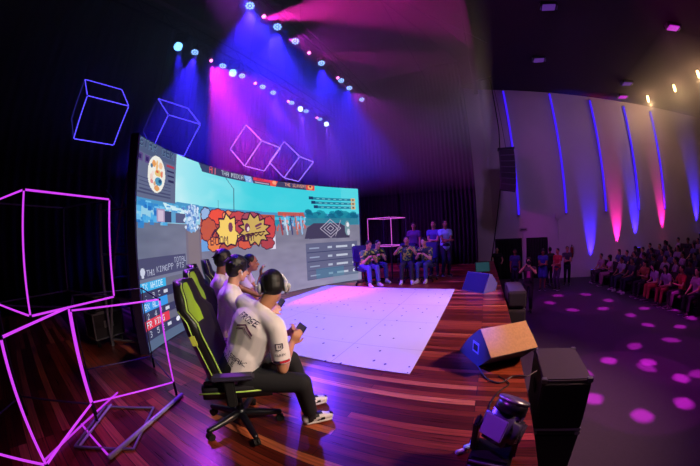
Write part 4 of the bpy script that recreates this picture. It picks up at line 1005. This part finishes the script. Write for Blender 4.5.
# marks on the jersey
ink = mat('print_dark', (40,30,70), .8); inkr = mat('print_red', (150,36,80), .8); inkp = mat('print_violet', (90,50,140), .8)
up, rt, nk, pel = dA['up'], V((.95, .3, 0)).normalized(), dA['nk'], dA['pel']
rt = (rt-up*rt.dot(up)).normalized(); fw = up.cross(rt)
decal('team_name', tq('FROSE', .0052), nk-up*.055+rt*.06, rt, up, fw, dA['shirt'], ink, pA)
chev = []
for k, wd in ((0, .011), (.8, .007)):
    y = -.0-.03*k
    for s in (-1, 1): chev.append([(0, y), (s*.065, y-.04), (s*.065, y-.04-wd), (0, y-wd)])
decal('chevron_mark', chev, nk-up*.105+rt*.075, rt, up, fw, dA['shirt'], mat('print_plum', (96,34,92), .8), pA)
decal('sponsor_text', tq('ANA ISBAK', .005), nk-up*.34+rt*.03, rt, up, fw, dA['shirt'], ink, pA)
decal('sponsor_text', tq('MOBILE', .0045), nk-up*.385+rt*.03, rt, up, fw, dA['shirt'], ink, pA)
decal('hem_mark', tq('A.', .007), nk-up*.47+rt*.04, rt, up, fw, dA['shirt'], ink, pA)
# right sleeve
sa = (dA['el'][1]-dA['S'][1]).normalized(); s0 = dA['S'][1]
cam_l = Rz(-FA) @ (V((0, 0, 1.45))-V(A0)); out = (cam_l-s0); out = (out-sa*out.dot(sa)).normalized(); sx = sa.cross(out) * -1
if sx.dot(V((0,1,0))) < 0: sx = -sx
bub = [[(-.024, .022), (.024, .022), (.024, .016), (-.024, .016)], [(-.024, .022), (-.018, .022), (-.018, -.02), (-.024, -.02)], [(.018, .022), (.024, .022), (.024, -.012), (.018, -.012)], [(-.024, -.02), (.006, -.02), (.006, -.026), (-.024, -.026)],
       [(.006, -.02), (.024, -.012), (.024, -.006), (.002, -.02)], [(-.006, .008), (-.002, .008), (-.002, -.008), (-.006, -.008)], [(.007, .008), (.011, .008), (.011, -.008), (.007, -.008)], [(-.014, -.02), (-.004, -.02), (-.012, -.034)]]
decal('sleeve_logo', bub, s0+sa*.11, sx, -sa, -out, dA['shirt'], ink, pA)
decal('sleeve_text', tq('ELRIX', .0022), s0+sa*.158, sx, -sa, -out, dA['shirt'], ink, pA)
decal('sleeve_band', [[(-.05+.02*i, .0), (-.03+.02*i, .0), (-.03+.02*i, -.016), (-.05+.02*i, -.016)] for i in range(5)], s0+sa*.205, sx, -sa, -out, dA['shirt'], ink, pA)
decal('sleeve_band', [[(-.01+.02*i, .0), (.01+.02*i, .0), (.01+.02*i, -.014), (-.01+.02*i, -.014)] for i in range(3)], s0+sa*.207, sx, -sa, -out, dA['shirt'], mat('print_bright_red', (200,30,50), .8), pA, off=.006)
# sneaker panels
for s in (1, -1):
    a = dA['an'][s]; fd = V((.1 if s == 1 else 0, 1, 0)).normalized(); sd = V((fd.y, -fd.x, 0))
    shoe = [c for c in pA.children if c.name.startswith('shoe')][0 if s == -1 else 1]

    dk = mat('sneaker_black', (20,19,24), .5)
    def strip(nm, pts, m, ray, ux, vy, off=.005): decal(nm, pts, V((a.x, a.y, a.z)), ux, vy, ray, shoe, m, shoe, off)
    g = [[(x0, y0), (x0+.011, y0), (x0+.011, y0+.011), (x0, y0+.011)] for x0 in np.arange(-.03, .1, .01) for y0 in np.arange(-.06, -.005, .01) if not (-.045 < y0+.0 and x0 > .07)]
    strip('side_panel', [[(x, z) for x, z in q] for q in g if not (q[0][0] > .0 and q[0][0] < .07 and abs(q[0][1]+.062-.35*q[0][0]) < .012)], dk, -sd, fd, (0, 0, 1))
    strip('lace_panel', [[(x0, y0), (x0+.011, y0), (x0+.011, y0+.011), (x0, y0+.011)] for x0 in np.arange(.02, .09, .01) for y0 in np.arange(-.02, .015, .01)], dk, (0, 0, -1), fd, sd)
    strip('toe_trim', [[(x0, y0), (x0+.011, y0), (x0+.011, y0+.011), (x0, y0+.011)] for x0 in np.arange(.15, .185, .01) for y0 in np.arange(-.03, .025, .01)], dk, (0, 0, -1), fd, sd)
# phone in his hands
def phone(label, loc, R, col=(20,20,28)):
    t = thing('smartphone', label, 'phone', loc, R=R)
    mb = MB(); mb.bbox((0, 0, 0), (.15, .072, .009), .003); mb.build('phone_body', mat('phone_black', col, .3), t)
    mb = MB(); mb.box((0, 0, .0055), (.14, .064, .001)); mb.build('phone_screen', mat('phone_glow', (16,18,26), .3, emit=(30,40,60), es=.03, var=0), t); return t
RzA = Matrix.Rotation(FA, 3, 'Z')
phone('phone held by the nearest player', V(A0)+RzA @ V((.02, .55, .745)), RzA @ Rx(.9))
# B
FB = FA-.05
PB = dict(pelvis=(.06, .02, .54), neck=(.11, .1, 1.02), head=(.12, .17, 1.17), wr=(.2, .44, .76), wl=(-.02, .46, .76), ar=(.17, .5, .1), al=(-.15, .52, .1), khr=(.3, 1, .4), khl=(-.2, 1, .4), hdr=(-.3, .6, .3), hdl=(.3, .6, .3), curl=.7)
pB, dB = person('person with messy dark hair, an earbud and white shirt, seated second from the camera', (-2.2, 1.74, 0), FB, PB, 2, (226,220,228), (24,24,34), (200,200,206), 'messy', .0095, headdir=(.25, -.25), sleeve=.75)
mb = MB(); e = dB['hc']+dB['hm'] @ V((.088, .005, -.012)); mb.rcone(e, e+dB['hm'] @ V((.004, .01, -.028)), .007, .004); mb.build('earbud', whp, pB, True)
decal('side_print', tq('TGT', .007), dB['nk']-dB['up']*.16, dB['rt'], dB['up'], dB['fwd'], dB['shirt'], ink, pB)
phone('phone held by the messy haired second player', V((-2.2, 1.74, 0))+Matrix.Rotation(FB, 3, 'Z') @ V((.09, .56, .82)), Matrix.Rotation(FB, 3, 'Z') @ Rx(.9))
# C
FC = FA-.1
PC = dict(pelvis=(.04, .0, .54), neck=(.1, .04, 1.05), head=(.12, .09, 1.21), wr=(.2, .45, .74), wl=(-.05, .52, .74), ar=(.17, .5, .1), al=(-.15, .52, .1), hdr=(-.3, .6, .3), hdl=(.3, .6, .3), curl=.7)
pC, dC = person('person with thick black hair and white shirt, leftmost of the front players', (-2.7, 2.1, 0), FC, PC, 1, (216,206,222), (24,24,34), (30,30,34), 'messy', .01, headdir=(.6, -.3), sleeve=.75)
phone('phone held by the third player from the camera', V((-2.7, 2.1, 0))+Matrix.Rotation(FC, 3, 'Z') @ V((.08, .56, .8)), Matrix.Rotation(FC, 3, 'Z') @ Rx(.9))
# D, leaning forward with an arm raised
PD = dict(pelvis=(.08, .05, .54), neck=(.2, .24, .99), head=(.25, .33, 1.12), sright=(.9, -.1, 0), wr=(.47, .42, .96), wl=(.2, .58, .72), hs=1.12, ehr=(.3, .1, -1), ar=(.2, .52, .1), al=(-.12, .52, .1), hdr=(.05, .1, 1), hnr=(-.2, 1, 0), hdl=(.3, .6, .3), curl=.35, spr=.3)
pD, dD = person('person in white shirt with one hand raised in front of the face', (-3.15, 2.62, 0), FA-.1, PD, 0, (222,212,220), (24,24,34), (30,30,34), 'short', .0095, headdir=(-.1, .0), sleeve=.6)

# ================================================================== FAR TEAM
def jersey_mat(name, a, b_, c_):
    m = bpy.data.materials.new(name); m.use_nodes = True; nt = m.node_tree; b = nt.nodes['Principled BSDF']; tc = nt.nodes.new('ShaderNodeTexCoord')
    nz = nt.nodes.new('ShaderNodeTexNoise'); nz.inputs['Scale'].default_value = 7; nt.links.new(tc.outputs['Object'], nz.inputs['Vector'])
    r = nt.nodes.new('ShaderNodeValToRGB'); r.color_ramp.interpolation = 'CONSTANT'; e = r.color_ramp.elements; e[0].color = (*s2l(a), 1); e[1].position = .5; e[1].color = (*s2l(b_), 1); k = e.new(.58); k.color = (*s2l(c_), 1)
    nt.links.new(nz.outputs['Fac'], r.inputs['Fac']); nt.links.new(r.outputs['Color'], b.inputs['Base Color']); b.inputs['Roughness'].default_value = .8; return m
jg = jersey_mat('green_jersey', (40,70,52), (170,200,60), (56,110,70))
def office_chair(t):
    for k in range(5):
        a = 2*PI*k/5; d = V((math.cos(a), math.sin(a), 0)); mb = MB(); mb.rcone(d*.04+V((0, 0, .1)), d*.28+V((0, 0, .07)), .025, .018, n=8); lg = mb.build('leg', black, t, True)
        mb = MB(); mb.cyl(d*.28+V((0, -.015, .028)), d*.28+V((0, .015, .028)), .028); mb.build('caster', black, lg)
    mb = MB(); mb.cyl((0, 0, .08), (0, 0, .4), .025); mb.build('gas_lift', black, t)
    mb = MB(); mb.bbox((0, .02, .44), (.48, .48, .08), .03); mb.build('seat', mat('blue_chair', (44,44,96), .7), t)
    mb = MB(); mb.bbox((0, -.24, .8), (.46, .07, .6), .03, Rx(.12)); mb.bbox((0, -.2, .5), (.1, .04, .2), .01); mb.build('backrest', mat('blue_chair'), t)
    for s in (-1, 1): mb = MB(); mb.bbox((s*.27, .02, .65), (.06, .26, .03), .01); mb.bbox((s*.27, .02, .54), (.03, .05, .22), .008); mb.build('armrest', black, t)
base = dict(pelvis=(0, 0, .52), neck=(0, .14, .97), wr=(.07, .42, .82), wl=(-.07, .42, .82), ar=(.14, .5, .1), al=(-.14, .48, .1), hdr=(-.3, .7, .3), hdl=(.3, .7, .3), curl=.7)
oc = None
far = [(-3.2, 7.45, -2.2, dict(neck=(0, .2, .95)), 0, 'person in green and yellow jersey and blue jeans, closest to the screen edge', (-.0, -.35), (70,74,150), 'black headset wearer'),
       (-3.12, 8.05, -2.35, dict(neck=(0, .2, .95)), 2, 'person in green jersey seated right behind the far player nearest the screen edge', (0, -.35), (44,46,100), ''),
       (-2.15, 8.15, -2.95, dict(neck=(0, .06, 1.0), wr=(.2, .34, 1.0), wl=(-.14, .36, .98)), 0, 'person in dark green jersey at the middle of the far team, hands raised', (0, .0), (28,26,40), ''),
       (-1.6, 8.3, -3.35, dict(neck=(0, .16, .96), ar=(.1, .5, .1), al=(-.12, .4, .1)), 2, 'person in green jersey and jeans at the right end of the far team, feet together', (0, -.3), (50,56,120), '')]
fn = ['nearest the screen edge', 'just behind the one nearest the screen', 'in the middle of the far team', 'at the right end of the far team']
for k, (x, y, fz, upd, skn, lab, hdv, pn, _) in enumerate(far):
    if oc is None: oc = thing('office_chair', 'blue swivel chair '+fn[k], 'chair', (x, y, 0), fz, group='chairs of the far team'); office_chair(oc)
    else: copy_tree(oc, (x, y, 0), fz, 'blue swivel chair '+fn[k])
    P = dict(base); P.update(upd)
    p_, d_ = person(lab, (x, y, 0), fz, P, skn, pants=pn, vox=.013, jersey=jg, headdir=hdv, sleeve=.8, shoes=(190,188,196))
    R_ = Matrix.Rotation(fz, 3, 'Z'); phone('phone held by the far player '+fn[k], V((x, y, 0))+R_ @ ((d_['wr'][1]+d_['wr'][-1])/2+V((0, .1, .05))), R_ @ Rx(.9))
stand = dict(pelvis=(0, 0, .93), neck=(0, .0, 1.44), wr=(.2, .1, .8), wl=(-.2, .1, .8), ar=(.1, .0, .1), al=(-.1, .0, .1), khr=(0, 1, 0), khl=(0, 1, 0), curl=.4)
def cross(P): P = dict(P); P.update(wr=(-.08, .25, 1.12), wl=(.08, .22, 1.08), ehr=(1, -.1, -.6), ehl=(-1, -.1, -.6), hdr=(-1, 0, 0), hdl=(1, 0, 0), hnr=(0, -1, 0), hnl=(0, -1, 0)); return P
person('person in dark purple plaid shirt standing behind the far team', (-2.3, 9.7, 0), PI+.1, dict(stand, bulk=1.05), 0, (96,60,110), (24,22,34), vox=.015, headdir=(.1, -.2))
person('person in blue shirt standing with crossed arms left of the one in the pale shirt', (-1.55, 9.3, 0), PI-.05, cross(stand), 0, (84,84,150), (26,30,60), vox=.015)
person('person in pale blue shirt standing at the right, beside the dark stage curtain', (-1.17, 9.15, 0), PI+.5, cross(stand), 1, (150,190,220), (24,26,44), vox=.015)
# a lamp-like glow object on a stand behind them
t = thing('side_table', 'dark table behind the far team below the small pale figure', 'table', (-2.2, 11.5, 0))
mb = MB(); mb.bbox((0, 0, .96), (1.6, .5, .04), .01); mb.build('table_top', black, t)
for sx in (-1, 1): mb = MB(); mb.bbox((sx*.7, 0, .48), (.05, .4, .94), .006); mb.build('leg', black, t)

# ================================================================== PEOPLE ON THE HALL FLOOR
HF = HALL
ph = dict(stand); ph.update(wr=(.1, .28, 1.5), wl=(-.08, .3, 1.48), ehr=(.8, .1, -1), ehl=(-.8, .1, -1), hdr=(-.4, .3, .6), hdl=(.4, .3, .6))
p_, d_ = person('photographer with long hair in dark clothes raising a camera, standing below the stage edge', (1.47, 9.5, HF), PI-.25, ph, 2, (60,36,56), (22,20,28), (20,20,24), 'long', .014, headdir=(0, 0), sleeve=.5)
decal('shirt_print', [[(-.05, .1), (.05, .1), (.06, -.1), (-.06, -.1)]], d_['nk']-d_['up']*.22, (1, 0, 0), (0, 0, 1), (0, -1, 0), d_['shirt'], mat('pink_print', (200,60,150), .7), p_)
t = thing('camera', 'black photo camera held up by the photographer', 'camera', (1.47-.05, 9.5-.33, HF+1.6), PI-.25)
mb = MB(); mb.bbox((0, 0, 0), (.14, .06, .1), .01); mb.bbox((0, 0, .06), (.06, .05, .04), .01); mb.build('camera_body', glossb, t)
mb = MB(); mb.cyl((0, .03, 0), (0, .14, 0), .035, .04); mb.build('lens', glossb, t)
person('person in black sleeveless top standing behind the small teal screen', (.68, 14.6, HF), PI, dict(stand, wr=(.22, .3, 1.05), wl=(-.22, .3, 1.05)), 2, (26,22,30), (22,20,28), vox=.015, sleeve=.2)
person('person in dark blue shirt standing in front of the doorway', (1.42, 13.2, HF), PI-.1, dict(stand), 1, (50,56,110), (22,22,36), vox=.016)
person('person in long blue dress standing right of the photographer', (2.6, 12.8, HF), PI-.2, cross(stand), 1, (52,60,150), (50,58,146), (30,30,40), 'bob', .016, skirt=True)
person('person in black standing with the back turned, between the blue dress and the red shirt', (3.1, 13.6, HF), .2, dict(stand, bulk=1.1), 1, (26,22,30), (20,20,26), vox=.016)
person('person in red orange shirt and grey trousers standing by the hall wall', (3.25, 12.75, HF), PI-.9, dict(stand, wl=(-.05, .3, 1.1)), 0, (190,60,60), (70,60,80), vox=.016)
person('person in dark shirt with pale bag standing alone near the wall light', (3.95, 13.7, HF), PI-.2, cross(stand), 0, (60,46,70), (24,22,32), vox=.016)

# ================================================================== AUDIENCE
seat_m = mat('theatre_seat', (58,30,46), .85)
def theatre_seat(t):
    mb = MB(); mb.bbox((0, .06, .42), (.48, .46, .1), .03); mb.build('seat', seat_m, t)
    mb = MB(); mb.bbox((0, -.22, .72), (.5, .09, .62), .04, Rx(.15)); mb.build('backrest', seat_m, t)
    for s in (-1, 1): mb = MB(); mb.bbox((s*.27, .0, .32), (.04, .4, .62), .01); mb.build('armrest', black, t)
sit = dict(pelvis=(0, 0, .54), neck=(0, .02, 1.04), wr=(.1, .36, .66), wl=(-.1, .36, .66), ar=(.13, .46, .1), al=(-.13, .48, .1), curl=.5)
aud_pal = [((170,130,170), (40,36,60)), ((120,60,80), (30,28,40)), ((60,50,80), (34,40,70)), ((200,170,200), (120,60,60)), ((40,34,50), (28,26,36)), ((150,50,60), (60,50,70)), ((90,80,130), (24,24,34)), ((190,160,190), (40,40,60))]
variants = []
front = [(5.78, 13.9, 'front row spectator farthest from the stage lights, beside the blue wall glow', 0, (170,110,150), (60,40,60)),
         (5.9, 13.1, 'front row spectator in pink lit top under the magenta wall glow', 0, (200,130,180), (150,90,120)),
         (6.05, 12.2, 'front row spectator in white printed top and dark trousers with pale shoes', 1, (150,140,160), (34,38,64)),
         (6.2, 11.5, 'front row spectator in dark jacket with pale shoes', 1, (60,50,70), (30,30,46)),
         (6.4, 10.8, 'front row spectator in dull orange top', 0, (150,80,50), (40,30,44)),
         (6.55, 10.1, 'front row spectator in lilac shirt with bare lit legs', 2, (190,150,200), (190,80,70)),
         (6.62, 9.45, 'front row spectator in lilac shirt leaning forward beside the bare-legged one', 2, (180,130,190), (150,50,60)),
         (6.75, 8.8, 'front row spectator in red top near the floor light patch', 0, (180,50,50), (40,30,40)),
         (6.85, 8.1, 'front row spectator in pale shirt at the right border', 2, (170,130,170), (30,26,40))]
for k, (x, y, lab, skn, sc, pc) in enumerate(front):
    if k == 0: ts = thing('theatre_seat', 'dark upholstered seat of the front row at its far end', 'seat', (x, y, HF), PI/2+.1, group='front row hall seats'); theatre_seat(ts)
    else: copy_tree(ts, (x, y, HF), PI/2+.1, 'hall seat under the '+lab.replace('front row ', ''))
    P = dict(sit); 
    if k in (5, 6): P.update(neck=(0, .16, 1.0))
    if k % 3 == 1: P.update(wr=(.14, .3, .9), wl=(-.1, .34, .8))
    pr = person(lab, (x, y, HF), PI/2+.1+[.1, -.2, .15, 0, .2, -.1, .1, -.15, 0][k], P, skn, sc, pc, (180,170,180) if k in (2, 3) else (60,50,60), ['short', 'long', 'short', 'short', 'bob', 'long', 'long', 'short', 'short'][k], .02, eyes=False, sleeve=.6, fingers=False, headdir=([.2, -.3, 0, .3, 0, -.2, .3, 0, .2][k], 0))
    variants.append(pr[0])
backs = []
for k in range(4):
    pr = person('seated spectator in the dark rows behind the lit front row', (7.2, 9+k, HF), PI/2, sit, k % 3, *aud_pal[(k*2+2) % 8], (40,36,46), ['short', 'bob', 'long', 'short'][k], .022, eyes=False, sleeve=.6, fingers=False, group='spectators in the dark rows', name='person')
    backs.append(pr[0])
first = [True]*4; kk = 0; ra = random.Random(5); seat_first = True
mb = MB()
for row in range(1, 8):
    zr = HF+.1*row; xr = 6.0+.95*row
    mb.box((xr+.5+(0 if row < 7 else 1), 9.5, (zr+HF)/2), (.95 if row < 7 else 2.95, 11.6, zr-HF))
    for c in range(int(10-row*.6)):
        y = 14.6-c*.74-ra.uniform(0, .1); x = xr+.3-(y-9)*.09+.3
        if y < x*1.05-1.0: continue
        i = ra.randrange(4)
        copy_tree(ts, (x, y, zr), PI/2+.1, 'dark upholstered seat in the rows behind the front row', 'hall seats in the dark rows')
        if ra.random() < .1: continue
        if first[i]: backs[i].location = (x, y, zr); backs[i].rotation_euler = (0, 0, PI/2+ra.uniform(-.3, .3)); first[i] = False
        else: copy_tree(backs[i], (x, y, zr), PI/2+ra.uniform(-.35, .35))
struct(mb.build('floor_rake', mat('hall_carpet')))
# ================================================================== LIGHTING
# patterned magenta floor lights: real spots with a petal pattern wheel
def gobo(loc, tgt, c, pw, an, petals, rot=0.):
    o = spot('pattern_light', loc, tgt, c, pw, an, .15, .02); l = o.data; l.use_nodes = True; nt = l.node_tree; N = nt.nodes; L = nt.links
    em = N['Emission']; tc = N.new('ShaderNodeTexCoord'); sx = N.new('ShaderNodeSeparateXYZ'); L.new(tc.outputs['Normal'], sx.inputs[0])
    def mth(op, a, b=None):
        n = N.new('ShaderNodeMath'); n.operation = op
        for i, v in enumerate((a, b)):
            if v is None: continue
            if isinstance(v, (int, float)): n.inputs[i].default_value = v
            else: L.new(v, n.inputs[i])
        return n.outputs[0]
    u = mth('DIVIDE', sx.outputs[0], sx.outputs[2]); v = mth('DIVIDE', sx.outputs[1], sx.outputs[2])
    r = mth('SQRT', mth('ADD', mth('MULTIPLY', u, u), mth('MULTIPLY', v, v))); a = mth('ARCTAN2', v, u)
    w = mth('ADD', mth('MULTIPLY', mth('COSINE', mth('ADD', mth('MULTIPLY', a, petals), rot)), .5), .5)
    hw = math.tan(math.radians(an/2)); rn = mth('DIVIDE', r, hw)
    ring = mth('SUBTRACT', 1, mth('MULTIPLY', mth('ABSOLUTE', mth('SUBTRACT', rn, .66)), 3.4))
    k = mth('MAXIMUM', mth('MULTIPLY', mth('SUBTRACT', mth('MULTIPLY', w, mth('MAXIMUM', ring, 0)), .5), 6.), 0)
    k = mth('ADD', mth('MINIMUM', k, 1.6), .06)
    L.new(k, em.inputs['Strength']); return o
GM = (.75, .02, .6)
gobo((3.0, 6.0, 7.8), (2.9, 4.7, HALL), GM, 17000, 19, 7)
gobo((3.5, 7.0, 7.8), (3.6, 10.6, HALL), GM, 11000, 20, 6)
gobo((4.5, 6.0, 7.8), (5.6, 8.2, HALL), GM, 11000, 18, 6)
gobo((3.6, 5.0, 7.8), (4.3, 5.6, HALL), GM, 10000, 18, 5)
# mat wash and stage washes: unseen spots placed for their light, without fixtures
def area(name, loc, tgt, c, pw, size):
    l = bpy.data.lights.new(name, 'AREA'); l.color = c; l.energy = pw; l.size = size; o = bpy.data.objects.new(name, l); COL.objects.link(o); o.location = loc
    o.rotation_euler = (V(tgt)-V(loc)).to_track_quat('-Z', 'Y').to_euler(); return o
spot('mat_wash', (5.4, 5.0, 7.0), (-2.4, 4.9, 0), (.34, .22, 1), 2300, 26, .6, .3)
spot('front_key', (6.5, .5, 6.0), (-1.6, 1.6, .8), (1, .84, .66), 2800, 13, .8, .25)
spot('front_wash', (7.0, 3.5, 6.2), (-.2, 4.2, 0), (1, .6, .42), 4200, 50, 1., .4)
spot('purple_wash', (-4.2, 2.5, 2.9), (-1.95, .9, 0), (.5, .04, 1), 650, 44, .8, .3)  # added low above the screen to tint the boards
spot('blue_floor_spot', (-4.6, 6.2, 2.9), (-.5, 1.95, 0), (.1, .03, 1), 3000, 18, .7, .1)  # unseen blue lamp added above the screen for a patch on the boards
spot('blue_floor_spot', (4.0, 6.2, 5.9), (-.3, 6.4, 0), (.12, .08, 1), 3500, 16, .7, .1)
spot('monitor_blue', (-3.4, 2.6, 5.9), (-.08, 3.1, .25), (.03, .03, 1), 16000, 6, .8, .1)
spot('monitor_blue', (-3.4, 3.2, 5.9), (-.2, 6.9, .2), (.005, .02, 1), 5000, 9, .8, .1)
spot('far_wash', (5.2, 4.0, 6.5), (-2.2, 8.2, .8), (.5, .35, 1), 290, 34, .8, .3)
spot('hall_floor_wash', (4.2, 5.5, 7.4), (3.4, 6.0, HALL), (.5, .01, .6), 1000, 84, 1., .4)
spot('hall_wall_wash', (4.2, 7.5, 7.8), (4.4, 15.7, 3.5), (.45, .25, .8), 480, 92, 1., .5)
spot('edge_purple', (-3.4, 1.0, 6.5), (.2, 1.6, .3), (.55, .06, 1), 2600, 7, .8, .1)
spot('photographer_fill', (3.0, 5.0, 7.6), (1.5, 9.5, .1), (.9, .3, .7), 700, 10, .8, .2)  # unseen spot added to give the photographer a pink tint
spot('hall_people_wash', (4.5, 7.5, 8.0), (5.4, 12.2, HALL), (.75, .25, .9), 200, 60, 1., .4)
w = bpy.data.worlds.new('room_dark'); scene.world = w; w.use_nodes = True
w.node_tree.nodes['Background'].inputs['Color'].default_value = (.02, .006, .03, 1); w.node_tree.nodes['Background'].inputs['Strength'].default_value = .25

# ================================================================== CAMERA
cd = bpy.data.cameras.new('camera'); cam = bpy.data.objects.new('camera', cd); COL.objects.link(cam); scene.camera = cam
yaw, pitch, roll = -0.4506909, 0.00156516, -0.0414568
f = V((math.sin(yaw)*math.cos(pitch), math.cos(yaw)*math.cos(pitch), math.sin(pitch))); r = f.cross(V((0, 0, 1))).normalized(); u = r.cross(f)
c_, s_ = math.cos(roll), math.sin(roll); R_, U_ = r*c_+u*s_, -r*s_+u*c_
M3 = Matrix((R_, U_, -f)).transposed(); cam.matrix_world = Matrix.Translation(V((0, 0, 1.45))) @ M3.to_4x4()
cd.type = 'PANO'; cd.sensor_fit = 'HORIZONTAL'; cd.sensor_width = 36.; cd.sensor_height = 36.*466/700; cd.clip_start = .05; cd.clip_end = 200
cy = cd.cycles if hasattr(cd, 'cycles') else cd
cy.panorama_type = 'FISHEYE_LENS_POLYNOMIAL'
# lens: angle as a polynomial of the image radius in mm
rr = np.linspace(0, 23, 120); th_ = np.linspace(0, 1.9, 4000); rad = 292.2006*th_*(1+.0269426*th_**2)*36/700
thv = np.interp(rr, rad, th_); Am = np.stack([rr, rr**2, rr**3, rr**4], 1); kf = np.linalg.lstsq(Am, thv, rcond=None)[0]
cy.fisheye_polynomial_k0 = 0.; cy.fisheye_polynomial_k1 = -kf[0]; cy.fisheye_polynomial_k2 = -kf[1]; cy.fisheye_polynomial_k3 = -kf[2]; cy.fisheye_polynomial_k4 = -kf[3]
cy.fisheye_fov = math.radians(240)
scene.view_settings.view_transform = 'Standard'; scene.view_settings.look = 'None'; scene.view_settings.gamma = 1; scene.view_settings.use_curve_mapping = False
scene.view_settings.exposure = 0
scene.cycles.use_denoising = True; scene.cycles.volume_bounces = 0; scene.cycles.max_bounces = 5; scene.cycles.sample_clamp_indirect = 6
scene.cycles.volume_step_rate = 1
